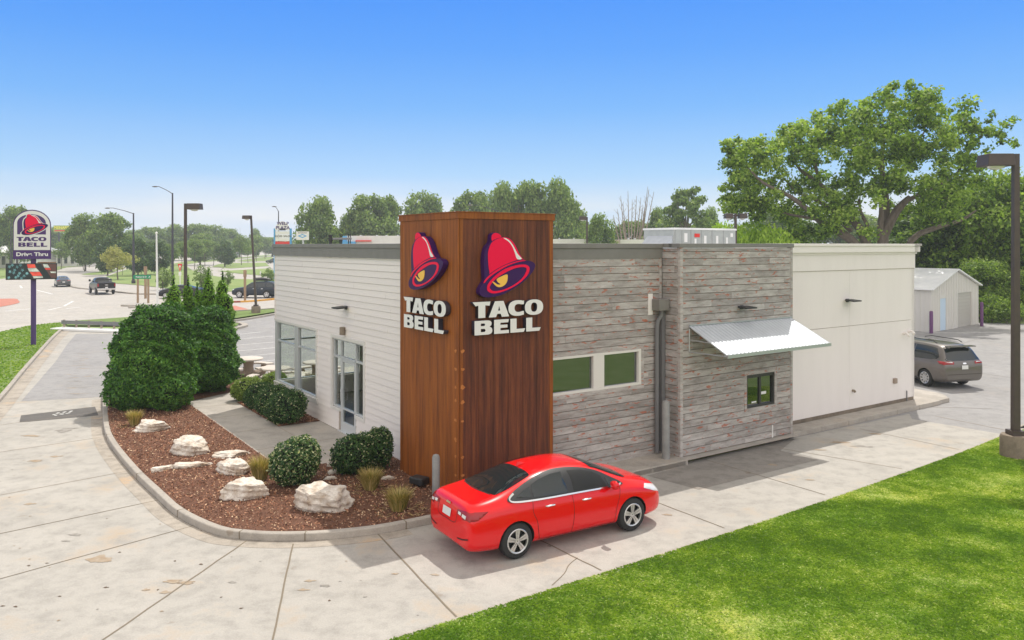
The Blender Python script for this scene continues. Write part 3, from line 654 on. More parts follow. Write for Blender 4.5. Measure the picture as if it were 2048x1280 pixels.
# -- entrance
f = MB(FL)
win_frame(f, 5.46, 7.76, .79, 2.88, .05, -.11, -.02, 1)
for a in (6.03, 7.11): f.box(a, a+.05, .84, 2.83, -.11, -.015, 1); f.box(a, a+.05, .1, .84, -.11, -.015, 1)
f.box(5.51, 7.71, 2.3, 2.36, -.11, -.015, 1)
f.box(5.36, 5.46, .70, 2.98, -.1, .036, 0); f.box(7.76, 7.88, .70, 2.98, -.1, .036, 0); f.box(5.46, 7.76, 2.88, 2.98, -.1, .036, 0); f.box(5.36, 6.03, .70, .79, -.1, .034, 0); f.box(7.16, 7.88, .70, .79, -.1, .034, 0)
f.box(5.98, 7.2, .125, .15, -.12, .06, 1)
en = f.build('entrance_frame', ['window_white', 'alu'], B, bevel=.004)
for a, b, c, d in ((5.51, 6.03, .84, 2.3), (7.16, 7.71, .84, 2.3), (5.51, 6.03, 2.36, 2.83), (6.08, 7.11, 2.36, 2.83), (7.16, 7.71, 2.36, 2.83)): pane(FL, a, b, c, d, -.07, 'window_glass', en)
f = MB(FL); win_frame(f, 6.085, 7.105, .15, 2.295, .085, -.08, -.02); f.box(6.17, 7.02, .235, .42, -.08, -.02)
dr = f.build('door', 'alu', B, bevel=.004); pane(FL, 6.17, 7.02, .42, 2.21, -.05, 'window_glass', dr)
h = MB(FL).tube([(6.2, 1.05, -.02), (6.2, 1.07, .05), (6.2, 1.4, .05), (6.2, 1.42, -.02)], .014); h.build('handle', 'alu', dr, smooth=True)
# -- roofing band and cap of both wings
fa = MB(FL); fa.box(-.12, 10.9, 5.34, ZT-.12, -.02, .07); fa.build('fascia', 'fascia_gray', B, bevel=.006)
fa = MB(FL); fa.box(-.15, 10.9, ZT-.12, ZT, -.3, .10)
for q in (3.1, 6.9): fa.box(q, q+.02, ZT-.12, ZT+.004, -.3, .104, 0)
fa.build('roof_cap', 'fascia_gray', B, bevel=.008)
fa = MB(FR); fa.box(2.4, 6.5, 5.36, ZT-.12, -.02, .05); fa.build('fascia', 'fascia_gray', B, bevel=.006)
fa = MB(FR); fa.box(2.4, 6.5, ZT-.12, ZT, -.3, .08, 0); fa.build('roof_cap', 'fascia_gray', B, bevel=.008)
# -- plank wall beside the tower
mb = MB(FR); opR = [(2.6, 5.70, 2.05, 2.98)]
for c in cells(2.4, 6.56, .12, 5.3, opR): mb.box(c[0], c[1], c[2], c[3], -.16, -.011, 1)
boards(mb, 2.4, 6.50, .15, 5.36, [(2.0, 5.84, 1.95, 3.08)], .186, .9, 2.6, d=.022, gap=.015)
mb.box(2.5, 5.84, 2.98, 3.08, -.01, .03, 0, .8); mb.box(2.5, 5.84, 1.95, 2.05, -.01, .032, 0, .8); mb.box(5.74, 5.84, 2.05, 2.98, -.01, .03, 0, .7)
mb.box(6.42, 6.5, .15, 5.36, -.01, .03, 0, .85)
mb.build('plank_wall', ['plank', 'joint'], B)
f = MB(FR)
f.box(2.6, 5.74, 2.05, 2.11, -.1, .034); f.box(2.6, 5.74, 2.92, 2.98, -.1, .034); f.box(4.10, 4.46, 2.11, 2.92, -.1, .03); f.box(5.65, 5.74, 2.11, 2.92, -.1, .034); f.box(2.6, 2.7, 2.11, 2.92, -.1, .034)
wn = f.build('side_window', 'window_white', B, bevel=.004)
for a, b in ((2.7, 4.10), (4.46, 5.65)): pane(FR, a, b, 2.11, 2.92, -.05, 'dark_glass', wn)
# -- projecting plank bay with the pickup window
mb = MB(FN); mb.box(-.05, .60, .12, 5.6, -.15, -.011, 1); boards(mb, .0, .58, .15, ZT-.11, [], .186, .5, 1.6, d=.02, gap=.015)
mb.M = F2; opP = [(9.22, 10.46, 1.10, 2.04)]
for c in cells(6.57, 11.28, .12, 5.6, opP): mb.box(c[0], c[1], c[2], c[3], -.16, -.011, 1)
boards(mb, 6.64, 11.20, .15, ZT-.11, [(9.12, 10.56, 1.0, 2.14)], .186, .9, 2.6, d=.022, gap=.015)
mb.box(6.545, 6.64, .12, ZT-.11, -.1, .03, 0, .95); mb.box(11.2, 11.3, .02, ZT-.11, -.1, .03, 0, .6)
mb.box(9.12, 10.56, 2.04, 2.14, -.01, .032, 0, .8); mb.box(9.12, 10.56, 1.0, 1.10, -.01, .032, 0, .75); mb.box(9.12, 9.22, 1.1, 2.04, -.01, .03, 0, .8); mb.box(10.46, 10.56, 1.1, 2.04, -.01, .03, 0, .7)
mb.M = None; mb.box(11.281, 11.299, -.33, .3, .1, ZT-.12, 0, .5)
mb.build('plank_bay', ['plank', 'joint'], B)
mb = MB(F2); mb.box(6.50, 11.34, ZT-.11, ZT+.005, -.35, .05); mb.M = None; mb.box(6.50, 6.8, -.1, .3, ZT-.109, ZT+.004); mb.build('roof_cap', 'fascia_gray', B, bevel=.008)
f = MB(F2); win_frame(f, 9.22, 10.46, 1.10, 2.04, .06, -.09, .005); f.box(9.80, 9.88, 1.16, 1.98, -.08, -.0); f.box(9.24, 10.44, 1.94, 1.98, -.08, -.004)
wn = f.build('pickup_window', 'black_frame', B, bevel=.004)
pane(F2, 9.28, 9.80, 1.16, 1.98, -.035, 'dark_glass', wn); pane(F2, 9.88, 10.40, 1.16, 1.98, -.05, 'dark_glass', wn)
MB(F2).box(9.92, 10.16, 1.42, 1.50, -.048, -.044).build('sticker', 'letter_white', wn); MB(F2).box(9.50, 9.70, 1.22, 1.26, -.033, -.029).build('sticker', 'letter_white', wn)
# -- stucco wing
mb = MB(FR); Z0 = .26
for a, b in ((11.285, 15.270), (15.276, 19.3)):
    for c, d in ((Z0, 3.025), (3.04, 4.90)): mb.box(a, b, c, d, -.2, 0)
mb.box(11.285, 19.3, 4.89, 5.40, -.2, .035); mb.box(11.285, 15.27, .3, 5.3, -.3, -.02, 1); mb.box(15.26, 19.29, .3, 5.3, -.3, -.021, 1); mb.box(11.286, 19.3, 4.874, 4.889, -.2, .002, 1)
mb.M = wframe((19.3, .3, 0), (0, 1)); mb.box(0, 13.3, Z0, 5.4, -.2, .003)
mb.build('stucco_wall', ['stucco', 'faint_joint'], B, bevel=.003)
mb = MB(FR); mb.box(11.285, 19.37, 5.40, 5.47, -.2, .07); mb.box(11.285, 19.45, 5.47, 5.68, -.2, .14); mb.box(11.285, 19.49, 5.68, ZT+.01, -.3, .18)
mb.M = wframe((19.3, .3, 0), (0, 1)); mb.box(-.14, 13.4, 5.47, 5.68, -.2, .141); mb.box(-.18, 13.4, 5.68, ZT+.009, -.3, .181)
mb.build('cornice', 'stucco_trim', B, bevel=.006)
mb = MB(FR); mb.box(11.30, 19.28, 0, Z0-.002, -.25, -.015); mb.M = F2; mb.box(6.58, 11.27, 0, .118, -.25, .012); mb.M = FR; mb.box(2.6, 6.55, 0, .148, -.25, -.01)
mb.build('foundation', 'block', B)
MB().box(.43, 19.28, .33, 13.6, 5.1, 5.2).build('roof_deck', 'roof_deck', B)
MB().box(.6, 18.9, .6, 13.4, 3.15, 3.2).box(8, 8.1, .6, 13.4, .1, 3.15).build('ceiling', 'interior', B)
MB().box(.6, 18.9, .6, 13.45, .05, .128).build('dining_floor', 'interior_floor', B)
# -- corner tower
tw = MB(); TH = 6.45
tw.box(.02, 2.58, .02, 2.75, 0, TH-.05, 2)
def seams(fr, h1, m, step):
    tw.M = fr; h = .1; k = 0
    while h < h1-.1-1e-3:
        e = min(h+step, h1-.1); tw.box(h+.002, e-.002, .02, TH-.16, -.01, .02+.002*(k % 2), m); h = e; k += 1
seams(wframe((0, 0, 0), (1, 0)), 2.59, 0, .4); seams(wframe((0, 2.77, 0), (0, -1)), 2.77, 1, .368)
tw.M = wframe((2.59, 0, 0), (0, 1)); tw.box(.1, 2.7, .02, TH-.16, -.02, .0, 0)
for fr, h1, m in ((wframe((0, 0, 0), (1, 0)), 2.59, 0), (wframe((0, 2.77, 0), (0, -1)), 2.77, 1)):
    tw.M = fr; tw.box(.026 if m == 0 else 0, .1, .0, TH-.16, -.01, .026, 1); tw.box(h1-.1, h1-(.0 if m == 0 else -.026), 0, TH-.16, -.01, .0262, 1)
tw.M = None; tw.box(-.045, 2.63, -.045, 2.81, TH-.16, TH-.02, 1); tw.box(-.06, 2.65, -.06, 2.83, TH-.02, TH, 1)
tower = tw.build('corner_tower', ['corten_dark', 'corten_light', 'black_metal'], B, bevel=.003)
# bell sign, traced on the right face
c1 = lambda pts: [(930+x/5.333, 450+y/5.333) for x, y in pts]
def onV(p, v0=0):
    k = (p[0]-CX)/F; ax = T0.x-v0*sa; ay = T0.y+v0*ca; u = (k*ay-ax)/(ca-k*sa); d = ay+u*sa; return (u, H-(p[1]-HY)/F*d)
BO = [(275, 165), (280, 115), (300, 88), (335, 80), (370, 95), (392, 130), (440, 128), (490, 150), (540, 210), (590, 310), (630, 360), (660, 372), (710, 380), (745, 405), (747, 440), (720, 490), (660, 560), (580, 625), (480, 685), (380, 730), (290, 750), (210, 750), (165, 725), (155, 690), (165, 650), (205, 590), (212, 560), (205, 480), (203, 340), (225, 240), (262, 195)]
KN = [(287, 168), (283, 120), (302, 92), (332, 84), (365, 97), (388, 128), (340, 142), (300, 160)]
BD = [(258, 240), (285, 185), (340, 148), (400, 132), (440, 132), (488, 154), (536, 214), (586, 314), (626, 360), (655, 372), (600, 357), (520, 377), (430, 412), (340, 457), (262, 508), (262, 495), (250, 420), (245, 300)]
AR = [(198, 600), (225, 557), (290, 499), (400, 432), (520, 388), (600, 368), (648, 373), (560, 388), (450, 428), (340, 488), (255, 550), (210, 600)]
RO = [(235, 650), (243, 620), (265, 588), (330, 522), (420, 462), (520, 426), (610, 412), (668, 422), (688, 460), (660, 530), (570, 610), (450, 675), (330, 710), (270, 705), (240, 682)]
RI = [(262, 645), (275, 672), (310, 688), (400, 675), (500, 635), (600, 565), (648, 495), (655, 452), (620, 438), (540, 448), (440, 490), (340, 550), (285, 605)]
ST = [(408, 138), (440, 142), (480, 172), (520, 227), (560, 302), (605, 352), (555, 355), (530, 290), (500, 220), (460, 172)]
Y1 = [(340, 562), (400, 530), (448, 515), (453, 550), (445, 592), (420, 625), (380, 645), (340, 642), (305, 610), (290, 588), (312, 597), (345, 618), (378, 617), (350, 595)]
BELL = [('bell_purple', BO, None, 1), ('bell_pink', KN, None, 1), ('bell_pink', BD, None, 1), ('bell_pink', AR, None, 1), ('bell_pink', RO, RI, 1), ('letter_white', ST, None, 1), ('bell_yellow', Y1, None, 1)]
def norm_bell():
    out = []
    for m, o, i, s in BELL:
        f = lambda L: [onV(p) for p in c1(L)]
        oo = [tuple(v) for v in smooth([(x, y, 0) for x, y in f(o)], 3, True)]; ii = [tuple(v) for v in smooth([(x, y, 0) for x, y in f(i)], 3, True)] if i else None
        out.append((m, [(p[0], p[1]) for p in oo], [(p[0], p[1]) for p in ii] if ii else None))
    return out
BN = norm_bell(); bx = [p[0] for p in BN[0][1]]; by = [p[1] for p in BN[0][1]]
bx0, bx1, by0, by1 = min(bx), max(bx), min(by), max(by)
def bell(fr, x0, x1, y0, y1, d, parent, name='bell_sign', t=.14):
    obs = []
    mpf = lambda L: [(x0+(x-bx0)/(bx1-bx0)*(x1-x0), y0+(y-by0)/(by1-by0)*(y1-y0)) for x, y in L]
    for k, (m, o, i) in enumerate(BN):
        z0 = d if k == 0 else d+t-.004; th = t if k == 0 else .008+.001*k
        obs.append(shape([mpf(o)]+([mpf(i)] if i else []), th, fr @ Matrix.Translation((0, 0, z0)), 'b', [m, 'bell_purple' if k == 0 else m]))
    r = join_shapes(obs, name); r.parent = parent; return r
# letters, unit height
def ell(cx, cy, rx, ry, a0, a1, n, p=2.4):
    o = []
    for i in range(n+1):
        a = R(a0+(a1-a0)*i/n); c, s = math.cos(a), math.sin(a)
        o.append((cx+rx*math.copysign(abs(c)**(2/p), c), cy+ry*math.copysign(abs(s)**(2/p), s)))
    return o
LET = {'T': ([[(0, 1), (1.32, 1), (1.26, .74), (.94, .78), (.94, 0), (.42, 0), (.42, .78), (.22, .74)]], 1.20),
       'A': ([[(0, 0), (.46, 1), (1.12, 1), (1.56, 0), (.99, 0), (.90, .2), (.64, .2), (.55, 0)], [(.70, .40), (.86, .40), (.79, .70)]], 1.50),
       'C': ([ell(.74, .5, .74, .5, 62, 298, 28)+[(1.22, .04), (1.22, .30)]+ell(.80, .5, .32, .26, 300, 60, 16)+[(1.22, .72), (1.24, .97)]], 1.30),
       'O': ([ell(.74, .5, .74, .5, 0, 350, 35), ell(.74, .5, .25, .30, 0, 345, 23)], 1.5),
       'B': ([[(0, 0), (0, 1), (.95, 1)]+ell(.98, .77, .38, .23, 80, -60, 8)+ell(1.0, .28, .42, .28, 50, -90, 9), [(.5, .62), (.5, .80), (.78, .80), (.85, .71), (.78, .62)], [(.5, .2), (.5, .42), (.8, .42), (.88, .31), (.8, .2)]], 1.56),
       'E': ([[(0, 0), (0, 1), (1.22, 1), (1.16, .77), (.52, .77), (.52, .62), (1.10, .62), (1.10, .40), (.52, .40), (.52, .23), (1.22, .23), (1.22, 0)]], 1.34),
       'L': ([[(0, 0), (0, 1), (.52, 1), (.52, .25), (1.26, .25), (1.14, 0)]], 1.34)}
def word(s, x0, x1, y0, y1, d, t, fr, mats):
    tot = sum(LET[c][1] for c in s[:-1])+max(p[0] for p in LET[s[-1]][0][0]); sx = (x1-x0)/tot; sy = y1-y0; x = 0; obs = []
    for c in s:
        obs.append(shape([[(x0+(x+px_)*sx, y0+py_*sy) for px_, py_ in lp] for lp in LET[c][0]], t, fr @ Matrix.Translation((0, 0, d)), 'l', mats)); x += LET[c][1]
    return obs
FRT = wframe((0, 0, 0), (1, 0)); FLT = wframe((0, 2.77, 0), (0, -1))
bell(FRT, .43, 1.95, 4.55, 5.99, .04, tower); bell(FLT, .75, 2.40, 4.66, 6.01, .04, tower)
for fr, a, b, c, d, off in ((FRT, .26, 2.19, .31, 2.12, 0), (FLT, .46, 2.50, .48, 2.42, .01)):
    l = join_shapes(word('TACO', a, b, 4.10+off, 4.455+off, .045, .12, fr, ['letter_white', 'dark_side'])+word('BELL', c, d, 3.725+off, 4.04+off, .045, .12, fr, ['letter_white', 'dark_side']), 'lettering'); l.parent = tower
# weld marks down the corner trim
wm_ = MB()
for i, z in enumerate([3.35, 2.98, 2.62, 2.30, 1.86, 1.42, 1.06, .62]):
    for sd in (0, 1):
        if sd == 1 and i in (5,): continue
        r0_ = random.uniform(.035, .055); zz = z+random.uniform(-.04, .04)
        fr_ = (FRT @ Matrix.Translation((.085, zz, .0275))) if sd else (FLT @ Matrix.Translation((2.69, zz, .0275)))
        wm_.M = fr_; wm_.v, wm_.f, wm_.m, wm_.r = [], [], [], []; pts = [(r0_*(1+.25*math.sin(3*a+i))*math.cos(a), r0_*.8*(1+.3*math.sin(2*a+i*2))*math.sin(a)) for a in np.linspace(0, 6.0, 12)]; wm_.prism(pts, 0, .004); pm('weld_rust', (.52, .20, .05), rough=.8, col2=(.42, .14, .03), scale=20); wm_.build('weld_mark', 'weld_rust', tower)

# -- pickup awning of ribbed metal
mb = MB(); u0, u1 = 6.87, 11.24; n = 58; A_, Bz = (-.35, 3.57), (-1.64, 2.94)
vs = []; fs = []
for i in range(n*2+1):
    u = u0+(u1-u0)*i/(2*n); h = .020 if (i % 4) in (1, 2) else 0
    for (v, z) in (A_, Bz): vs += [(u, v, z+h), (u, v, z+h-.008)]
for i in range(2*n):
    a, b = 4*i, 4*i+4; fs += [(a, a+2, b+2, b), (a+1, b+1, b+3, a+3), (a+2, a+3, b+3, b+2), (a, b, b+1, a+1)]
mb.add(vs, fs, 0, .5); awn = mb.build('awning', 'galv', B)
mb = MB()
for u in (u0+.02, u1-.02):
    mb.tube([(u, -.36, 3.5), (u, -.36, 2.88)], .02, 6); mb.tube([(u, -.36, 2.88), (u, -1.62, 2.90)], .02, 6); mb.tube([(u, -.36, 3.55), (u, -1.63, 2.915)], .02, 6); mb.tube([(u, -.36, 3.2), (u, -1.05, 3.19)], .016, 6)
mb.box(u0, u1, -1.67, -1.63, 2.86, 2.95); mb.box(u0, u1, -.40, -.34, 3.575, 3.60); mb.tube([(u0, -1.05, 3.19), (u1, -1.05, 3.19)], .016, 6)
mb.build('frame', 'steel', awn)
# -- wall lamps
def lamp(fr, h, z, s=1):
    m = MB(fr); m.box(h-.06, h+.06, z-.05, z+.06, 0.0, .06); m.add([(h-.19, z+.0, .06), (h+.19, z+.0, .06), (h+.22, z-.02, .40), (h-.22, z-.02, .40), (h-.19, z+.05, .06), (h+.19, z+.05, .06), (h+.22, z+.02, .40), (h-.22, z+.02, .40)], [(0, 3, 2, 1), (4, 5, 6, 7), (0, 1, 5, 4), (1, 2, 6, 5), (2, 3, 7, 6), (3, 0, 4, 7)])
    return m.build('wall_lamp', 'black_metal', B, bevel=.005)
lamp(FL, 6.55, 3.86); lamp(F2, 8.98, 3.97); lamp(FR, 15.1, 3.88)
sc = MB(FL); sc.tube([(6.42, 3.05, .09), (6.42, 3.28, .09)], .085, 12); sc.build('sconce', 'block', B, smooth=True)
# -- small fittings of the stucco wall
for h, z in ((18.55, 2.57), (18.91, 2.62)):
    m = MB(FR); m.tube([(h, z, 0), (h, z+.02, .12), (h-.06, z-.02, .22), (h-.12, z-.06, .26)], .045, 8); m.build('vent_pipe', 'stucco_trim', B, smooth=True)
MB(FR).box(17.88, 18.04, .86, 1.04, 0, .09).build('outlet_box', 'table_base', B, bevel=.01)
MB(FR).tube([(15.43, .87, 0), (15.43, .87, .07), (15.43, .82, .1)], .04, 8).build('hose_bib', 'block', B)
MB(FR).tube([(18.75, .52, .03), (18.75, .15, .03)], .018, 6).build('gas_pipe', 'pipe_gray', B)
MB(F2).tube([(10.35, .5, .03), (10.35, .14, .03)], .02, 6).build('gas_pipe', 'letter_white', B)
# -- rain leader
m = MB(); m.box(6.12, 6.50, -.02, .26, 3.98, 4.28); ld = m.build('leader_head', 'fascia_gray', B, bevel=.01)
m = MB(FR); m.box(6.0, 6.16, 3.86, 4.42, 0.0, .035); m.build('scupper_plate', 'stucco_trim', ld)
m = MB(); m.tube([(6.34, .12, 3.98), (6.34, .12, 3.85), (6.26, .17, 3.7), (6.24, .19, 3.5), (6.24, .19, .2)], .055, 8); m.build('downspout', 'pipe_gray', ld, smooth=True)
m = MB(); m.box(6.40, 6.52, .16, .27, .2, 3.98); m.build('downspout', 'pipe_gray', ld)
# kerb blocks of the service walk
st = MB()
for i in range(7): st.box(*(W(11.3, 0).x,)*0, *( (11.34+i*1.42), 11.34+(i+1)*1.42-.015, -.36, .29, -.01, .15)) if i < 6 else st.box(19.86, 20.6, -.30, 1.2, -.01, .149)
for i in range(3): st.box(2.7+i*1.29, 2.7+(i+1)*1.29-.015, -.62, .29, -.01, .152)
sw = st.build('service_walk', 'kerb_concrete', None, bevel=.015); sw.location = T0; sw.rotation_euler = (0, 0, A0); tag(sw, kind='structure')
walk_r = [W(19.3, -.30), W(20.3, -.28), W(20.9, -.05), W(21.35, .6), W(21.4, 1.8), W(21.2, 4), W(21.0, 12), W(19.3, 12)]
mb = MB(); mb.prism([(p.x, p.y) for p in smooth(walk_r[:5], 4)]+[(p.x, p.y) for p in walk_r[5:]], -.01, .148); tag(mb.build('walkway', 'walk_concrete', bevel=.02), kind='structure')
#PART3
# ================================================================== vehicles
def evald(o):
    me = bpy.data.meshes.new_from_object(o.evaluated_get(bpy.context.evaluated_depsgraph_get())); return me
SPEC = {
 'sedan': dict(L=4.67, hw=.90, wr=.33, ax=(1.0, 3.70), rows=[  # x zb zs zt wm ws wr
  (0, .36, .62, .66, .66, .62, .45), (.05, .28, .86, .98, .80, .72, .55), (.13, .24, .95, 1.075, .86, .77, .60), (.40, .21, .98, 1.10, .89, .80, .63), (.72, .20, .99, 1.15, .895, .82, .61),
  (1.05, .19, .98, 1.275, .90, .83, .60), (1.45, .19, .97, 1.40, .90, .84, .59), (1.9, .19, .96, 1.455, .90, .84, .585), (2.4, .19, .95, 1.465, .90, .84, .59), (2.8, .19, .94, 1.43, .90, .84, .60),
  (3.15, .19, .93, 1.31, .90, .83, .62), (3.5, .19, .93, 1.14, .90, .82, .64), (3.75, .19, .92, 1.03, .90, .80, .62), (4.1, .20, .87, .975, .885, .76, .58), (4.4, .20, .78, .87, .83, .70, .52), (4.58, .22, .66, .73, .72, .62, .42), (4.67, .30, .52, .58, .52, .48, .32)],
  side=[(.93, 1.065), (1.02, 1.02), (1.5, 1.0), (2.4, .985), (3.30, .965), (3.42, .985), (3.2, 1.10), (2.95, 1.225), (2.65, 1.315), (2.3, 1.365), (1.95, 1.365), (1.6, 1.31), (1.25, 1.20)],
  rear=('T', [(.66, .50), (.80, .58), (1.42, .50), (1.50, .40), (1.52, 0), (1.52, -.40), (1.42, -.50), (.80, -.58), (.66, -.50), (.60, 0)]),
  front=('T', [(2.86, .50), (2.80, 0), (2.86, -.50), (3.0, -.56), (3.62, -.66), (3.68, -.5), (3.74, 0), (3.68, .5), (3.62, .66), (3.0, .56)])),
 'van': dict(L=5.09, hw=.99, wr=.35, ax=(1.03, 4.06), rows=[
  (0, .42, .78, .84, .82, .80, .55), (.03, .34, 1.0, 1.10, .92, .88, .62), (.10, .30, 1.08, 1.24, .96, .91, .68), (.22, .27, 1.08, 1.50, .98, .92, .68), (.36, .25, 1.08, 1.68, .985, .93, .68), (.6, .23, 1.07, 1.75, .99, .93, .69),
  (1.3, .22, 1.05, 1.79, .99, .94, .71), (2.4, .21, 1.02, 1.79, .99, .94, .71), (3.1, .21, 1.0, 1.75, .99, .94, .70), (3.6, .21, .99, 1.60, .99, .93, .69), (4.0, .21, .98, 1.35, .985, .90, .68), (4.3, .22, .97, 1.15, .97, .86, .66), (4.65, .22, .92, 1.04, .93, .80, .6), (4.9, .24, .80, .89, .84, .72, .5), (5.04, .28, .66, .74, .70, .6, .4), (5.09, .34, .55, .6, .5, .45, .3)],
  side=[(.50, 1.17), (1.8, 1.10), (3.9, 1.07), (4.1, 1.10), (3.7, 1.40), (3.4, 1.55), (3.0, 1.62), (1.6, 1.64), (.75, 1.60), (.58, 1.5)],
  rear=('R', [(-.80, 1.14), (.80, 1.14), (.76, 1.25), (.64, 1.58), (.5, 1.64), (-.5, 1.64), (-.64, 1.58), (-.76, 1.25)]),
  front=('T', [(3.35, .58), (3.25, 0), (3.35, -.58), (4.1, -.68), (4.22, -.5), (4.3, 0), (4.22, .5), (4.1, .68)])),
 'suv': dict(L=5.1, hw=.96, wr=.39, ax=(1.08, 4.12), rows=[
  (0, .45, .85, .9, .80, .78, .55), (.03, .38, 1.02, 1.14, .90, .86, .62), (.10, .34, 1.12, 1.3, .93, .88, .66), (.24, .32, 1.12, 1.56, .95, .89, .66), (.4, .30, 1.12, 1.70, .955, .9, .66), (.8, .29, 1.10, 1.78, .96, .90, .67),
  (1.8, .28, 1.08, 1.80, .96, .90, .68), (2.6, .28, 1.06, 1.78, .96, .90, .67), (3.0, .28, 1.05, 1.68, .96, .90, .67), (3.3, .28, 1.05, 1.48, .96, .90, .68), (3.6, .28, 1.05, 1.24, .96, .89, .70), (3.8, .28, 1.06, 1.16, .955, .88, .70), (4.4, .29, 1.02, 1.12, .94, .84, .66), (4.85, .30, .95, 1.03, .88, .78, .6), (5.03, .34, .82, .88, .78, .7, .5), (5.1, .42, .65, .7, .6, .55, .4)],
  side=[(.42, 1.22), (2.0, 1.15), (3.35, 1.13), (3.5, 1.16), (3.15, 1.44), (2.85, 1.60), (2.4, 1.66), (1.2, 1.65), (.72, 1.58), (.5, 1.45)],
  rear=('R', [(-.72, 1.2), (.72, 1.2), (.6, 1.6), (-.6, 1.6)]),
  front=('T', [(2.85, .56), (2.75, 0), (2.85, -.56), (3.5, -.68), (3.62, 0), (3.5, .68)])),
 'pickup': dict(L=5.9, hw=1.02, wr=.41, ax=(1.15, 4.90), rows=[
  (0, .62, 1.30, 1.35, .93, .93, .86), (.03, .60, 1.36, 1.40, .98, .96, .88), (.3, .58, 1.37, 1.41, 1.0, .97, .88), (1.9, .50, 1.37, 1.41, 1.01, .97, .88), (1.98, .50, 1.36, 1.60, 1.01, .97, .80), (2.12, .50, 1.33, 1.90, 1.01, .97, .76), (2.4, .50, 1.32, 1.96, 1.01, .97, .76),
  (3.4, .48, 1.30, 1.96, 1.01, .97, .76), (3.8, .48, 1.29, 1.82, 1.01, .97, .77), (4.2, .48, 1.28, 1.48, 1.01, .95, .78), (4.4, .48, 1.27, 1.38, 1.01, .93, .78), (5.3, .50, 1.22, 1.32, .99, .88, .72), (5.75, .52, 1.12, 1.20, .94, .84, .66), (5.87, .58, .95, 1.02, .86, .76, .6), (5.9, .66, .85, .9, .8, .7, .5)],
  side=[(2.22, 1.42), (4.05, 1.38), (4.15, 1.42), (3.75, 1.72), (3.5, 1.82), (2.4, 1.84), (2.25, 1.75)],
  rear=('R', [(-.70, 1.48), (.70, 1.48), (.62, 1.82), (-.62, 1.82)]),
  front=('T', [(3.5, .62), (3.45, 0), (3.5, -.62), (4.2, -.74), (4.32, 0), (4.2, .74)])),
}
def wheel(root, x, y, r, side, n, style):
    w_ = .215 if r < .38 else .26; s = side
    prof = [(r*.60, -w_/2), (r*.80, -w_/2*1.02), (r*.95, -w_*.44), (r, -w_*.28), (r, w_*.28), (r*.95, w_*.44), (r*.80, w_/2*1.02), (r*.60, w_/2)]
    t = MB(); t.lathe([(a, b) for a, b in prof], n, (x, y, r), 0, 'y'); t.lathe([(r*.62, s*w_*.1), (.01, s*w_*.1)], n, (x, y, r), 0, 'y')
    to = t.build('wheel', 'rubber', root, smooth=True)
    m = MB(); yo = y+s*w_*.44
    m.lathe([(r*.60, s*w_*.50), (r*.66, s*w_*.53), (r*.69, s*w_*.50), (r*.66, s*w_*.3), (r*.60, s*w_*.3), (r*.60, s*w_*.50)], n, (x, y, r), 0, 'y'); 
    m.lathe([(.01, s*w_*.44), (r*.13, s*w_*.43), (r*.16, s*w_*.3)], max(n//2, 8), (x, y, r), 0, 'y')
    k = 5 if style != 'multi' else 9
    for i in range(k):
        for dd in ((-.13, .13) if style == 'double' else (0,)):
            an = 2*math.pi*i/k+.3; ux, uz = math.cos(an+dd*.9), math.sin(an+dd*.9); vx, vz = -uz, ux; h0 = .022 if style == 'double' else (.05 if style != 'multi' else .026)
            a, b = r*.12, r*.63; h1 = h0*1.25
            q = [(x+ux*a+vx*h0, r+uz*a+vz*h0), (x+ux*a-vx*h0, r+uz*a-vz*h0), (x+ux*b-vx*h1, r+uz*b-vz*h1), (x+ux*b+vx*h1, r+uz*b+vz*h1)]
            m.add([(p[0], yo-s*.03, p[1]) for p in q]+[(p[0], yo+s*.006, p[1]) for p in q], [(0, 1, 2, 3), (7, 6, 5, 4), (0, 4, 5, 1), (1, 5, 6, 2), (2, 6, 7, 3), (3, 7, 4, 0)])
    m.build('rim', 'rim', to)
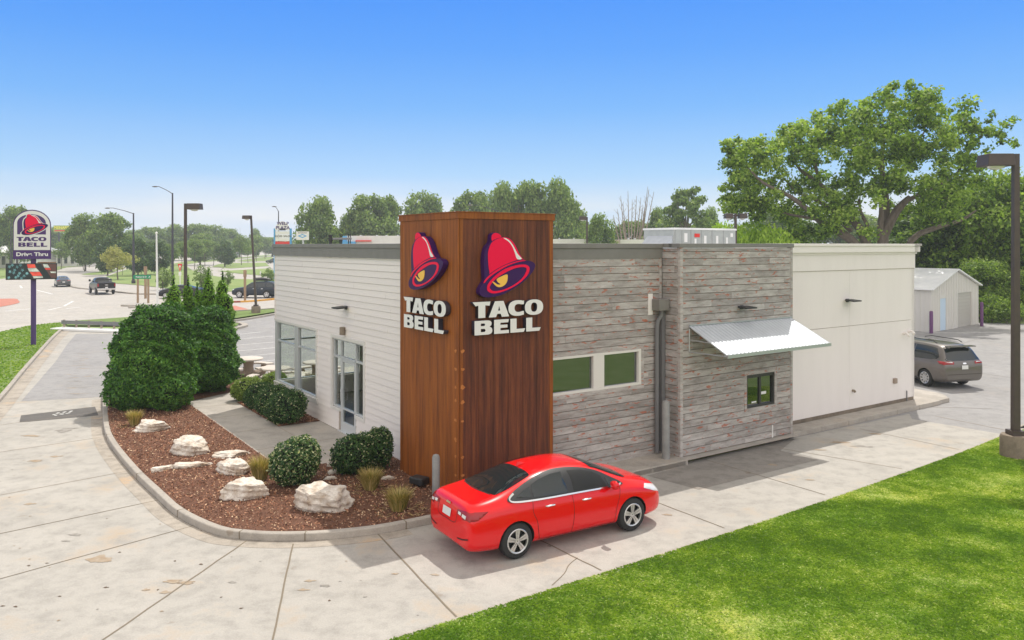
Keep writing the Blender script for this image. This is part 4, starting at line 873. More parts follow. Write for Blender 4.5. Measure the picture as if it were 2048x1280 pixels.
def vehicle(kind, name, label, cat, loc, yaw, pnt, group=None, lod=2, extras=None, style='star', windows=True):
    S = SPEC[kind]; L = S['L']; root = thing(name, label, cat, loc, yaw, group)
    vs = []; fs = []; rows = S['rows']; nr = len(rows)
    for (x, zb, zs, zt, wm, ws, wr) in rows:
        dz = zt-zs; cab = dz > .2
        half = [(0, zb), (wm*.82, zb), (wm*.965, zb+.07), (wm, zb+(zs-zb)*.45), (wm*.99, zs-.13*(zs-zb)), (ws, zs),
                (ws+(wr-ws)*(.50 if cab else .4), zs+dz*(.50 if cab else .55)), (wr, zt-(.10*min(1, dz/.4) if cab else .018)), (wr*.72, zt-(.018 if cab else .004)), (0, zt)]
        full = half+[(-y, z) for y, z in half[-2:0:-1]]
        vs += [(x-L/2, y, z) for y, z in full]
    k = len(full)
    for i in range(nr-1):
        for j in range(k): fs.append((i*k+j, i*k+(j+1) % k, (i+1)*k+(j+1) % k, (i+1)*k+j))
    h = len(half)
    for e, base in ((0, 0), (1, (nr-1)*k)):
        for j in range(h-1):
            q = (base+j, base+j+1, base+(k-j-1) % k, base+(k-j) % k)
            q = tuple(dict.fromkeys(q)); fs.append(q)
    bm = bmesh.new(); bv = [bm.verts.new(v) for v in vs]
    for f in fs: bm.faces.new([bv[i] for i in f])
    bmesh.ops.recalc_face_normals(bm, faces=bm.faces)
    cl = bm.edges.layers.float.new('crease_edge')
    for i in range(nr-1):
        for j, c in ((5, .6), (k-5, .6), (7, .25), (k-7, .25), (1, .6), (k-1, .6)): 
            e = bm.edges.get((bv[i*k+j], bv[(i+1)*k+j]))
            if e: e[cl] = c
    me = bpy.data.meshes.new('body'); bm.to_mesh(me); bm.free()
    me.materials.append(M['paint_'+pnt]); me.materials.append(M['arch_black'])
    o = bpy.data.objects.new('body', me); C.objects.link(o)
    sb = o.modifiers.new('s', 'SUBSURF'); sb.levels = sb.render_levels = 3 if lod >= 2 else 2
    plain = evald(o); bmm = bmesh.new(); bmm.from_mesh(plain); tree = BVHTree.FromBMesh(bmm); bmm.free()
    r = S['wr']; cut = MB()
    for ax in S['ax']:
        for s in (-1, 1): cut.lathe([(.001, S['hw']*s*1.2), (r*1.13, S['hw']*s*1.2), (r*1.13, S['hw']*s-s*.30), (.001, S['hw']*s-s*.30)], 28 if lod > 1 else 14, (ax-L/2, 0, r*.98), 0, 'y')
    cu = cut.build('cut', 'arch_black'); bo = o.modifiers.new('b', 'BOOLEAN'); bo.object = cu; bo.operation = 'DIFFERENCE'; bo.solver = 'EXACT'
    try: bo.material_mode = 'TRANSFER'
    except Exception: pass
    bpy.context.view_layer.update(); fm = evald(o)
    if len(fm.materials) < 2: fm.materials.append(M['arch_black'])
    bpy.data.objects.remove(o); bpy.data.objects.remove(cu)
    fm.polygons.foreach_set('use_smooth', [True]*len(fm.polygons)); fm.set_sharp_from_angle(angle=R(38)); fm.name = 'body'
    body = bpy.data.objects.new('body', fm); C.objects.link(body); body.parent = root
    body.location = (0, 0, 0)
    def cast(kd, p, s=1):
        if kd == 'S': og, d = Vector((p[0]-L/2, s*5, p[1])), Vector((0, -s, 0))
        elif kd == 'T': og, d = Vector((p[0]-L/2, p[1]*s, 5)), Vector((0, 0, -1))
        elif kd == 'R': og, d = Vector((-6, p[0]*s, p[1])), Vector((1, 0, 0))
        else: og, d = Vector((6, p[0]*s, p[1])), Vector((-1, 0, 0))
        hit, nn, _, _ = tree.ray_cast(og, d)
        return (hit, nn) if hit is not None else (None, None)
    def patch(nm, kd, poly, mat, off=.006, s=1, step=.07, sm=True, par=None, k=4):
        P = [Vector((p[0], p[1], 0)) for p in poly]
        if sm: P = smooth(P, k, True)
        P = [Vector((p.x, p.y)) for p in P]; xs = [p.x for p in P]; ys = [p.y for p in P]; pts = list(P); pl = [(p.x, p.y) for p in P]
        gx = np.arange(min(xs)+step/2, max(xs), step); gy = np.arange(min(ys)+step/2, max(ys), step)
        if len(gx) and len(gy):
            XX, YY = np.meshgrid(gx, gy); XX = XX.ravel(); YY = YY.ravel(); ok = inside(pl, XX, YY); pts += [Vector((a, b)) for a, b in zip(XX[ok], YY[ok])]
        rr = delaunay_2d_cdt(pts, [], [list(range(len(P)))], 1, 1e-4)
        vv = []; bad = set()
        for i, p in enumerate(rr[0]):
            hit, nn = cast(kd, p, s)
            if hit is None: bad.add(i); vv.append((0, 0, 0))
            else: vv.append(tuple(hit+nn*off))
        ff = [f for f in rr[2] if not any(i in bad for i in f)]
        m2 = bpy.data.meshes.new(nm); m2.from_pydata(vv, [], ff)
        b2 = bmesh.new(); b2.from_mesh(m2); b2.normal_update()
        for f in b2.faces:
            c = f.calc_center_median(); dirv = {'S': Vector((0, s, 0)), 'T': Vector((0, 0, 1)), 'R': Vector((-1, 0, 0)), 'F': Vector((1, 0, 0))}[kd]
            if f.normal.dot(dirv) < 0: f.normal_flip()
            f.smooth = True
        left = set(b2.faces); best = []
        while left:
            st = [left.pop()]; comp = [st[0]]
            while st:
                for e in st.pop().edges:
                    for g_ in e.link_faces:
                        if g_ in left: left.discard(g_); st.append(g_); comp.append(g_)
            if len(comp) > len(best): best = comp
        keep = set(best); bmesh.ops.delete(b2, geom=[f for f in b2.faces if f not in keep], context='FACES')
        bmesh.ops.delete(b2, geom=[v for v in b2.verts if not v.link_faces], context='VERTS')
        b2.to_mesh(m2); b2.free(); m2.materials.append(M[mat]); oo = bpy.data.objects.new(nm, m2); C.objects.link(oo); oo.parent = par or root
        return oo
    def line(nm, kd, pts, wd, mat, off=.005, s=1, par=None, k=5):
        P = smooth([Vector((p[0], p[1], 0)) for p in pts], k); P = [p.xy for p in P]; a = offset(P, wd); b = offset(P, -wd)
        return patch(nm, kd, [(p.x, p.y) for p in a]+[(p.x, p.y) for p in b[::-1]], mat, off, s, 9, sm=False, par=par)
    ctx = dict(patch=patch, line=line, cast=cast, root=root, body=body, L=L)
    for s in (-1, 1):
        if not (lod >= 2 and kind == 'sedan'): patch('side_window', 'S', S['side'], 'car_glass', .006, s, .09 if lod > 1 else .3, k=4 if lod > 1 else 2)
        for ax in S['ax']: wheel(root, ax-L/2, s*(S['hw']-.115), r, s, 28 if lod > 1 else 12, style)
    patch('rear_window', S['rear'][0], S['rear'][1], 'car_glass', .006, 1, .08 if lod > 1 else .3)
    patch('windshield', S['front'][0], S['front'][1], 'car_glass', .006, 1, .08 if lod > 1 else .3)
    if extras: extras(ctx)
    return root
def common_rear(ctx, ty0, ty1, tz0, tz1, side_to, plate_z):
    for s in (-1, 1):
        ctx['patch']('tail_light', 'R', [(ty0, tz0+.02), (ty1, tz0), (ty1, tz1), (ty0, tz1-.02)], 'tail_red', .012, s, .05, sm=False)
        ctx['patch']('tail_light', 'S', [(.06, tz0), (side_to*.7, tz0+.03), (side_to, tz1-.02), (.06, tz1)], 'tail_red', .012, s, .05, sm=False)
    ctx['patch']('licence_plate', 'R', [(-.155, plate_z), (.155, plate_z), (.155, plate_z+.15), (-.155, plate_z+.15)], 'plate', .02, 1, .05, sm=False)
def red_extras(ctx):
    p, ln, root, L = ctx['patch'], ctx['line'], ctx['root'], ctx['L']
    for s in (-1, 1):
        side = SPEC['sedan']['side']
        # dark surround, chrome sill, then the panes and one black sheet
        p('window_trim', 'S', [(.86, 1.075), (.98, 1.0), (1.5, .978), (2.4, .963), (3.36, .945), (3.50, .975), (3.24, 1.12), (2.98, 1.25), (2.66, 1.345), (2.3, 1.39), (1.95, 1.39), (1.6, 1.335), (1.22, 1.225)], 'black_metal', .011, s, .07)
        ln('chrome_strip', 'S', [(1.02, 1.13), (.90, 1.07), (.98, 1.012), (1.5, .985), (2.4, .97), (3.3, .952), (3.46, .972)], .013, 'chrome', .018, s)
        p('side_window', 'S', [(1.04, 1.075), (1.35, 1.035), (1.37, 1.20), (1.25, 1.165)], 'car_glass', .016, s, .06, sm=False)
        p('side_window', 'S', [(1.40, 1.03), (2.16, 1.005), (2.14, 1.345), (1.9, 1.335), (1.6, 1.28), (1.42, 1.22)], 'car_glass', .016, s, .06, sm=False)
        p('side_window', 'S', [(2.30, 1.0), (3.10, .985), (3.02, 1.16), (2.85, 1.25), (2.6, 1.32), (2.28, 1.345)], 'open_dark' if s < 0 else 'car_glass', .016, s, .06, sm=False)  # open on one side: black sheet painted as the dim interior
        p('side_window', 'S', [(3.15, .983), (3.36, .975), (3.24, 1.06), (3.1, 1.12)], 'car_glass', .016, s, .06, sm=False)
        for pts in ([(1.36, 1.0), (1.34, .80), (1.42, .62), (1.46, .40), (1.50, .25)], [(2.24, .97), (2.26, .6), (2.22, .25)], [(3.42, .95), (3.36, .75), (3.28, .5), (3.26, .25)], [(1.48, .262), (2.3, .25), (3.26, .258)]): ln('door_seam', 'S', pts, .0045, 'seam', .004, s)
        for xx, zz in ((1.62, .86), (2.46, .84)):
            a, _ = ctx['cast']('S', (xx, zz), s); b, _ = ctx['cast']('S', (xx+.2, zz+.004), s)
            if a and b: MB().tube([a+Vector((0, s*.004, 0)), a+Vector((.02, s*.03, 0)), b+Vector((-.02, s*.03, 0)), b+Vector((0, s*.004, 0))], [.012, .016, .016, .012], 8).build('door_handle', 'chrome', root, smooth=True)
        # tail and head lamps
        p('tail_light', 'R', [(.36, .86), (.60, .835), (.78, .80), (.80, .93), (.62, .955), (.36, .93)], 'tail_red', .012, s, .04, sm=False)
        p('tail_light', 'S', [(.03, .80), (.2, .83), (.42, .945), (.2, .955), (.06, .93)], 'tail_red', .012, s, .04, sm=False)
        p('reverse_light', 'R', [(.42, .868), (.52, .858), (.52, .905), (.42, .912)], 'lamp_clear', .018, s, .05, sm=False)
        p('reverse_light', 'R', [(.56, .85), (.68, .83), (.68, .885), (.56, .897)], 'lamp_clear', .018, s, .05, sm=False)
        p('headlight', 'S', [(4.02, .80), (4.3, .70), (4.52, .62), (4.56, .68), (4.4, .78), (4.1, .86)], 'lamp_clear', .01, s, .05, sm=False)
        ln('bumper_crease', 'R', [(.42, .44), (.6, .46), (.76, .50)], .012, 'seam', .006, s)
        mm = MB(); c = Vector((3.16-L/2, s*.99, 1.03)); vs, fs = core_ell((0, 0, 0), (.08, .125, .085), 6); mm.add([c+Vector(v) for v in vs], fs, 0); mm.tube([(3.2-L/2, s*.85, .985), c+Vector((0, 0, -.05))], .03, 6, 1)
        mi = mm.build('wing_mirror', ['paint_red', 'black_metal'], root, smooth=True)
    p('licence_plate', 'R', [(-.155, .74), (.155, .74), (.155, .875), (-.155, .875)], 'plate', .02, 1, .05, sm=False)
    p('badge', 'R', [(-.09, .945), (.09, .945), (.07, .975), (-.07, .975)], 'gold', .02, 1, .05, sm=False)
    ln('boot_seam', 'R', [(-.36, .92), (-.34, .70), (0, .68), (.34, .70), (.36, .92)], .005, 'seam', .004)
    ln('window_seal', 'T', [(.64, -.5), (.58, 0), (.64, .5)], .01, 'seam', .005)
    f = MB(); f.add([(1.52-L/2, -.02, 1.415), (1.52-L/2, .02, 1.415), (1.72-L/2, .012, 1.45), (1.72-L/2, -.012, 1.45), (1.54-L/2, 0, 1.495)], [(0, 1, 2, 3), (0, 4, 1), (1, 4, 2), (2, 4, 3), (3, 4, 0)]); f.build('antenna_fin', 'paint_red', root, bevel=.006)
cr0 = (W(-.61, -3.06)+W(2.06, -3.21))/2; yaw = A0-R(3.2)
cc = cr0+Vector((-math.sin(yaw), math.cos(yaw), 0))*.80+Vector((math.cos(yaw), math.sin(yaw), 0))*(4.67/2-2.35)
vehicle('sedan', 'parked_car', 'glossy red four-door sedan in the drive lane by the rusty tower', 'car', (cc.x, cc.y, .004), yaw, 'red', extras=red_extras, style='double')
def van_extras(ctx):
    common_rear(ctx, .50, .93, .98, 1.12, .42, .80); L = ctx['L']; root = ctx['root']
    for s in (-1, 1):
        ctx['patch']('reverse_light', 'R', [(.55, 1.06), (.80, 1.07), (.88, 1.10), (.6, 1.10)], 'lamp_clear', .018, s, .05, sm=False)
        MB().tube([(.75-L/2, s*.62, 1.76), (.95-L/2, s*.62, 1.84), (2.3-L/2, s*.62, 1.86), (2.7-L/2, s*.62, 1.79)], .018, 6).build('roof_rail', 'black_metal', root)
        ctx['line']('pillar', 'S', [(1.72, 1.12), (1.70, 1.62)], .025, 'paint_gray', .012, s)
        ctx['line']('door_seam', 'S', [(1.75, 1.08), (1.7, .7), (1.62, .3)], .006, 'seam', .004, s)
    ctx['line']('bumper_seam', 'R', [(-.9, .60), (0, .60), (.9, .60)], .008, 'seam', .005)
    ctx['patch']('badge', 'R', [(-.07, 1.0), (.07, 1.0), (.07, 1.05), (-.07, 1.05)], 'chrome', .015, 1, .05, sm=True)
    m = MB(); m.box(.10-L/2, .34-L/2, -.66, .66, 1.66, 1.70); m.build('spoiler', 'paint_gray', root, bevel=.012)
rw = G(1853, 772); hv = Vector((-sa, ca, 0)); lv = Vector((-ca, -sa, 0))
yawv = R(105.5); hv = Vector((math.cos(yawv), math.sin(yawv), 0)); lv = Vector((-hv.y, hv.x, 0))
cv = rw - lv*.88 + hv*(5.09/2-1.03)
vehicle('van', 'parked_minivan', 'bronze-gray minivan with red tail lights turning behind the stucco wall', 'minivan', (cv.x, cv.y, 0), yawv, 'gray', extras=van_extras, style='multi')
def suv_extras(ctx):
    common_rear(ctx, .5, .85, .95, 1.1, .3, .8); L = ctx['L']; root = ctx['root']
    m = MB(); vs, fs = core_ell((2.0-L/2, 0, 2.02), (1.05, .42, .19), 8); m.add(vs, fs, 0); m.box(1.4-L/2, 1.45-L/2, -.6, .6, 1.79, 1.86); m.box(2.6-L/2, 2.65-L/2, -.6, .6, 1.79, 1.86); m.build('roof_box', 'black_metal', root, smooth=True)
    for s in (-1, 1):
        ctx['line']('pillar', 'S', [(1.28, 1.18), (1.22, 1.66)], .03, 'paint_navy', .012, s); ctx['line']('pillar', 'S', [(2.2, 1.15), (2.2, 1.66)], .03, 'paint_navy', .012, s)
        for xx in (1.5, 2.42): ctx['line']('door_handle', 'S', [(xx, 1.0), (xx+.2, 1.0)], .018, 'chrome', .02, s)
        ctx['patch']('headlight', 'S', [(4.75, .86), (5.02, .80), (5.0, .92), (4.75, .97)], 'lamp_clear', .012, s, .05, sm=False)
gs = G(508, 596); vehicle('suv', 'driving_suv', 'dark navy SUV with a black roof box on the road behind the lamp post', 'SUV', (gs.x, gs.y+.9, 0), R(176), 'navy', extras=suv_extras, style='star')
gs = G(356, 597); vehicle('sedan', 'driving_car', 'black sedan side-on behind the pointed evergreens by the white pole', 'car', (gs.x, gs.y+.9, 0), R(178), 'black', lod=1)
def truck_extras(ctx):
    L = ctx['L']; root = ctx['root']; p = ctx['patch']
    for s in (-1, 1):
        p('tail_light', 'R', [(.80, .95), (.95, .95), (.95, 1.3), (.80, 1.3)], 'tail_red', .012, s, .1, sm=False)
        m = MB(); m.box(3.85-L/2, 3.95-L/2, s*1.14-.10, s*1.14+.10, 1.42, 1.68); m.box(3.88-L/2, 3.93-L/2, min(s*.95, s*1.1), max(s*.95, s*1.1), 1.46, 1.50); m.build('wing_mirror', 'black_metal', root)
    m = MB(); m.box(-.12-L/2, .06-L/2, -.97, .97, .56, .74); m.build('bumper', 'chrome', root, bevel=.02)
    p('licence_plate', 'R', [(-.15, .75), (.15, .75), (.15, .9), (-.15, .9)], 'plate', .02, 1, .1, sm=False)
    p('badge', 'R', [(-.14, 1.08), (.14, 1.08), (.14, 1.16), (-.14, 1.16)], 'chrome', .02, 1, .1, sm=True)
    p('load_bed', 'T', [(.12, -.78), (.12, .78), (1.85, .78), (1.85, -.78)], 'arch_black', .01, 1, .3, sm=False)
gs = G(180, 590); vehicle('pickup', 'pickup_truck', 'black pickup truck driving away on the roundabout', 'truck', (gs.x-.2, gs.y+3, 0), R(127), 'black', lod=1, extras=truck_extras)
gs = G(108, 574); vehicle('sedan', 'driving_car', 'dark gray sedan behind the black pickup, next to the pylon sign', 'car', (gs.x, gs.y+2, 0), R(124), 'dark', lod=1, extras=lambda c: common_rear(c, .4, .8, .82, .93, .3, .6))
far = [(389, 519, 'suv', 'dark', R(108), 'small black SUV far up the road left of the parking-lot lamp'), (473, 514, 'suv', 'silver', R(95), 'silver SUV far up the road, left of the two maroon ones'), (494, 509, 'suv', 'maroon', R(95), 'maroon SUV far up the road, left of the other maroon one'),
       (514, 509, 'suv', 'maroon', R(92), 'maroon SUV far up the road, right of the leaning lamp post'), (548, 527, 'suv', 'dark', R(170), 'dark car half hidden behind the left corner of the restaurant'), (453, 504, 'sedan', 'blue', R(20), 'bright blue car parked under the far trees')]
for x, y, kd, pn, yw, lb in far:
    g = G(x, y); vehicle(kd, 'distant_car', lb, 'car', (g.x, g.y, 0), yw, pn, 'cars far up the road', lod=1)
rowv = [(10, 527, 'silver'), (34, 525, 'white'), (52, 526, 'silver'), (84, 525, 'white'), (128, 524, 'silver'), (205, 524, 'black'), (290, 521, 'white')]
lbs = ['silver car at the far left edge under the white roof', 'white car parked left behind the electronic message board', 'silver car parked behind the electronic message board', 'white car parked right behind the pylon sign', 'silver car parked below the yellow billboard', 'black car parked left of the yellowish young tree', 'white car parked behind the tall lamp post with long arm']
for (x, y, pn), lb in zip(rowv, lbs):
    g = G(x, y); vehicle('sedan', 'distant_car', lb, 'car', (g.x, g.y, 0), R(100), pn, 'cars parked beyond the road', lod=1)
#PART4
# ================================================================== plants
def fol(c, r, n, bump_=.12, seed=0, shell=.82):
    """points just under the surface of a lumpy ellipsoid, with outward normals"""
    d = rng.normal(size=(n, 3)); d /= np.linalg.norm(d, axis=1, keepdims=True)
    k = 1+bump_*(np.sin(d[:, 0]*5+seed)*np.cos(d[:, 1]*6+seed*2)+.7*np.sin(d[:, 2]*9+d[:, 0]*7+seed*3)+.5*np.sin(d[:, 1]*15+d[:, 2]*13+seed))
    t = shell+(1-shell)*rng.random(n)**.6+rng.normal(size=n)*.02+(rng.random(n) < .035)*rng.random(n)*.13
    return np.array(c)+d*np.array(r)*(k*t)[:, None], d
def shrub(name, label, loc, lobes, n, size, mat, group=None, cat='shrub', asp=.5, ground=.0, up=.25, bump_=.12, rz=0, hi=None):
    o = thing(name, label, cat, (loc.x, loc.y, ground), rz, group)
    tot = sum(l[1][0]*l[1][2]+l[1][0]*l[1][1] for l in lobes); Ps = []; Ds = []; cvs = []; cfs = []; rn = []
    for i, (c, r) in enumerate(lobes):
        k = int(n*(r[0]*r[2]+r[0]*r[1])/tot); P, Dd = fol(c, r, k, bump_, i*1.7); Ps.append(P); Ds.append(Dd); rn.append(np.clip(rng.normal(.45, .22, k)+.12*math.sin(i*2.1), 0, 1))
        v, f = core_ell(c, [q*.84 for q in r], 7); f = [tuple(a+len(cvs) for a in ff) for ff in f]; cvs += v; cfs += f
    P = np.vstack(Ps); Dd = np.vstack(Ds); rn = np.concatenate(rn)
    if hi: s = rng.random(len(rn)) < hi; rn[s] = 1.0; rn[~s] = rn[~s]*.72  # share of leaves set to the palest tone, glints put into their colour
    ok = P[:, 2] > .01; P, Dd, rn = P[ok], Dd[ok], rn[ok]
    N = Dd*.7+rng.normal(size=P.shape)*.6+np.array([0, 0, up])
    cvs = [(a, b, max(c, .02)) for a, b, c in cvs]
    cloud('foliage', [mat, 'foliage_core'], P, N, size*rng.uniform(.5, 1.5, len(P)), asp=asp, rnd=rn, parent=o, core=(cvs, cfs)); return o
# two big clipped yews and the row of pointed evergreens behind them
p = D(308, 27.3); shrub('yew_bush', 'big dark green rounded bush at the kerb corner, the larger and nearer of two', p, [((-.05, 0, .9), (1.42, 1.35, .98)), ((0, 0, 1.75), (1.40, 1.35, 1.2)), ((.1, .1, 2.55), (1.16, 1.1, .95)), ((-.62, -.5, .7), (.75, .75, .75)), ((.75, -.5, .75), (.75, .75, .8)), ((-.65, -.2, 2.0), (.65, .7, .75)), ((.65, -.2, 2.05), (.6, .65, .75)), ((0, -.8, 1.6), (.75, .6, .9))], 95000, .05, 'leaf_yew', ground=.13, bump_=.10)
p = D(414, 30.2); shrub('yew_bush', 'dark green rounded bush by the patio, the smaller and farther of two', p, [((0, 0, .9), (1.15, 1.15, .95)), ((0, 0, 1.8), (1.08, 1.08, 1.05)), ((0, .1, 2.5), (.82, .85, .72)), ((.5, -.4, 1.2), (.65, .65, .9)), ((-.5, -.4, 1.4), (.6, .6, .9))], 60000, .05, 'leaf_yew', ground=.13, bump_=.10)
for i, (x, top, d, wd, lb) in enumerate([(347, 562, 33.5, 1.05, 'pointed evergreen rising over the big yew, leftmost of the row'), (377, 560, 34.5, .75, 'pointed evergreen second from the left of the row behind the yews'), (395, 574, 35.5, .75, 'short pointed evergreen in the middle of the row behind the yews'), (418, 545, 34.5, .85, 'tall pointed evergreen second from the right of the row behind the yews'), (446, 549, 32.0, .85, 'tall narrow evergreen at the right end of the row, next to the parking lot')]):
    h = H-(top-HY)/F*d-.13; p = D(x, d); t = []
    for k in range(9): q = k/8; rr = wd*(.53*(1-q**3.6)+.06)*(1 if q > .1 else .85); t.append(((random.uniform(-.05, .05), random.uniform(-.05, .05), h*(.08+.86*q)), (rr, rr, h*.11)))
    shrub('arborvitae', lb, p, t, 13000, .065, 'leaf_arbor', 'pointed evergreens behind the yews', 'evergreen', ground=.13, asp=.32, up=.5, bump_=.16)
# box shrubs
def box(px_, py_, r, h, lb, mat='leaf_box', n=5200, hi=.07, grp='clipped box shrubs', sz=.032, z=.14):
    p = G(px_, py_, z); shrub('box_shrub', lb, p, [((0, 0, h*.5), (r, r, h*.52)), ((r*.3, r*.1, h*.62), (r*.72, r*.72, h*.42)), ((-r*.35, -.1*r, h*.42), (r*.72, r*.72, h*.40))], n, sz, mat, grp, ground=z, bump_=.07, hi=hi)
box(591, 968, .56, 1.06, 'round shrub with pale glints coloured into its leaves standing alone between the rocks', n=8500, hi=.2)
box(706, 946, .50, .92, 'round dark shrub left of its pair by the rusty tower', n=6500)
box(752, 938, .42, 1.0, 'round dark shrub right of its pair by the rusty tower', n=6000, hi=.1)
for x, y, r, h, lb, m in [(573, 852, .62, 1.02, 'large round shrub at the walkway end of the bed under the window', 'leaf_box'), (546, 836, .55, .95, 'round shrub second from the walkway end of the bed under the window', 'leaf_box'), (520, 822, .52, .85, 'round shrub third from the walkway end of the bed under the window', 'leaf_box'), (495, 806, .55, .80, 'light green round shrub at the far left corner of the window bed', 'leaf_boxlight'), (547, 797, .5, .85, 'light green shrub against the wall below the corner window', 'leaf_boxlight')]:
    box(x, y-6, r, h, lb, m, 7000, .08)
# tufts of ornamental grass
def tuft(x, y, r, h, lb):
    p = G(x, y, .14); o = thing('grass_tuft', lb, 'ornamental grass', (p.x, p.y, .14), 0, 'dry ornamental grass tufts'); n = 900; mb = MB()
    for i in range(n):
        a = random.uniform(0, 6.28); rr = r*.45*random.random()**.5; b = Vector((rr*math.cos(a), rr*math.sin(a), 0)); ln = h*random.uniform(.6, 1.05); sp = (.15+.85*rr/(r*.45))*r*.75
        d = Vector((math.cos(a+random.uniform(-.5, .5)), math.sin(a+random.uniform(-.5, .5)), 0)); m = b+d*sp*.35+Vector((0, 0, ln*.6)); e = b+d*sp+Vector((0, 0, ln*random.uniform(.8, 1))); w_ = d.cross(Vector((0, 0, 1)))*.0055
        q = min(1, max(0, random.gauss(.45, .3))); mb.add([b-w_, b+w_, m+w_, m-w_, e], [(0, 1, 2, 3), (3, 2, 4)], 0, q)
    for i in range(60):
        a = random.uniform(0, 6.28); q = random.uniform(.5, 1.6)*r; b = Vector((q*math.cos(a), q*math.sin(a), .02)); d = Vector((math.cos(a+random.uniform(-1, 1)), math.sin(a+random.uniform(-1, 1)), 0))*.14; w_ = d.cross(Vector((0, 0, 1))).normalized()*.006
        mb.add([b-w_, b+w_, b+d+w_, b+d-w_], [(0, 1, 2, 3)], 0, random.uniform(.6, 1))
    mb.build('blades', 'straw', o)
tuft(269, 850, .28, .5, 'dry grass tuft at the foot of the big yew bush'); tuft(521, 958, .33, .6, 'golden grass tuft left of the lone round shrub'); tuft(741, 978, .33, .5, 'straw grass tuft in front of the pair of dark shrubs'); tuft(797, 1020, .33, .5, 'grass tuft near the kerb, between the big boulder and the bollard')
# pale limestone rocks
def rock(x, y, L, Wd, h, rz, seed, lb):
    p = G(x, y, .14); r_ = random.Random(seed); bm = bmesh.new(); bmesh.ops.create_icosphere(bm, subdivisions=5, radius=1)
    planes = []
    for i in range(13):
        a = r_.uniform(0, 6.28); el_ = r_.uniform(-.15, .75); n = Vector((math.cos(a)*math.cos(el_), math.sin(a)*math.cos(el_), math.sin(el_))); planes.append((n, r_.uniform(.62, .92)))
    planes.append((Vector((.08, -.12, 1)).normalized(), .55))
    off = [r_.uniform(0, 9) for _ in range(4)]
    for v in bm.verts:
        for n, d in planes:
            t = v.co.dot(n)-d
            if t > 0: v.co -= n*t*.92
        c = v.co; f = 1+.05*math.sin(c.x*9+off[0])*math.sin(c.y*8+off[1])+.035*math.sin(c.z*22+c.x*4+off[2])+.02*math.sin(c.x*25+c.y*21+off[3]); f += .16*(mnoise.turbulence(c*1.7+Vector((off[0], off[1], seed)), 3, False)-.5)+.07*abs(mnoise.noise(c*5+Vector((seed, 0, 0)))); v.co = c*f
        v.co.x *= L*.62; v.co.y *= Wd*.62; v.co.z = v.co.z*h*1.15+h*.32
    me = bpy.data.meshes.new('boulder'); bm.to_mesh(me); bm.free(); me.materials.append(M['rock']); me.polygons.foreach_set('use_smooth', [True]*len(me.polygons)); me.set_sharp_from_angle(angle=R(22))
    o = bpy.data.objects.new('boulder', me); C.objects.link(o); o.location = p; o.rotation_euler = (0, 0, rz); tag(o, lb, 'rock', 'pale limestone rocks in the mulch')
rock(301, 860, .95, .6, .27, .15, 1, 'flat-topped pale rock beside the grass tuft at the yew bush')
rock(377, 904, 1.05, .75, .38, .3, 2, 'pale cracked boulder in the middle of the mulch left of the walkway')
rock(463, 911, .85, .45, .12, .45, 3, 'thin flat pale stone lying next to the walkway edge')
rock(325, 940, .50, .2, .09, .7, 4, 'small narrow pale stone closest to the curved kerb on the left')
rock(381, 933, .88, .32, .10, .35, 5, 'long low pale stone in front of the cracked boulder')
rock(464, 944, .78, .52, .28, -.3, 6, 'lumpy white rock left of the golden grass tuft')
rock(489, 992, 1.05, .62, .36, .3, 7, 'pale rock between the kerb and the lone round shrub')
rock(646, 1014, 1.28, .9, .46, .12, 8, 'largest boulder, brownish at its foot, at the front of the bed')
rock(668, 930, .40, .22, .16, .6, 9, 'small broken slab leaning at the end of the walkway'); rock(668, 946, .34, .2, .07, .9, 10, 'small white slab lying behind the largest boulder'); rock(662, 958, .30, .14, .06, .3, 11, 'tiny flat stone behind the largest boulder'); rock(776, 958, .28, .13, .07, .1, 12, 'tiny pale stone right of the straw grass tuft')
# ---- trees
def tree_mesh(seed, h, r, trunk_h, nl, n, leaf, mats, squash=1.0, lobe=.38, open_=0.0, down=.2, tr=None):
    r_ = np.random.default_rng(seed); ch = h-trunk_h; cz = trunk_h+ch*.5; Ps = []; Ns = []; rn = []; tb = MB(); tr = tr or h*.022
    tb.tube([(0, 0, -.1), (.1, .05, trunk_h*.6), (.05, .1, trunk_h+ch*.25), (0, 0, trunk_h+ch*.6)], [tr*1.25, tr, tr*.75, tr*.3], 8)
    for i in range(nl):
        while True:
            q = r_.uniform(-1, 1, 3)
            if np.linalg.norm(q) < 1 and (np.linalg.norm(q) > .35 or i < nl*.15): break
        wz = 1-max(0, q[2])*.25 if q[2] > 0 else 1-down*abs(q[2])
        c = np.array([q[0]*r*(1-lobe*.55)*wz, q[1]*r*(1-lobe*.55)*wz, cz+q[2]*ch*.5*(1-lobe*.4)]); lr = r*lobe*r_.uniform(.6, 1.15)
        k = int(n/nl*(lr/(r*lobe))**2); P, Dd = fol(c, (lr, lr, lr*.75*squash), k, .22, seed+i, .55); Ps.append(P); Ns.append(Dd)
        rn.append(np.clip(r_.normal(.42, .2, k)+r_.uniform(-.12, .12)+Dd[:, 2]*.08, 0, 1))
        if i % 2 == 0: s = Vector((0, 0, trunk_h+ch*.1+ch*.3*r_.random())); cv_ = Vector(c); tb.tube([s, s.lerp(cv_, .5)+Vector((0, 0, -.06*h*r_.random())), cv_], [tr*.45, tr*.28, tr*.1], 5)
    P = np.vstack(Ps); N = np.vstack(Ns)*.6+r_.normal(size=P.shape)*.65+[0, 0, .25]
    cr_ = cloud('crown', mats, P, N, leaf*r_.uniform(.6, 1.35, len(P)), asp=.6, rnd=np.concatenate(rn)); tk = tb.build('trunk', 'bark', smooth=True); return cr_, tk
PROTO = {}
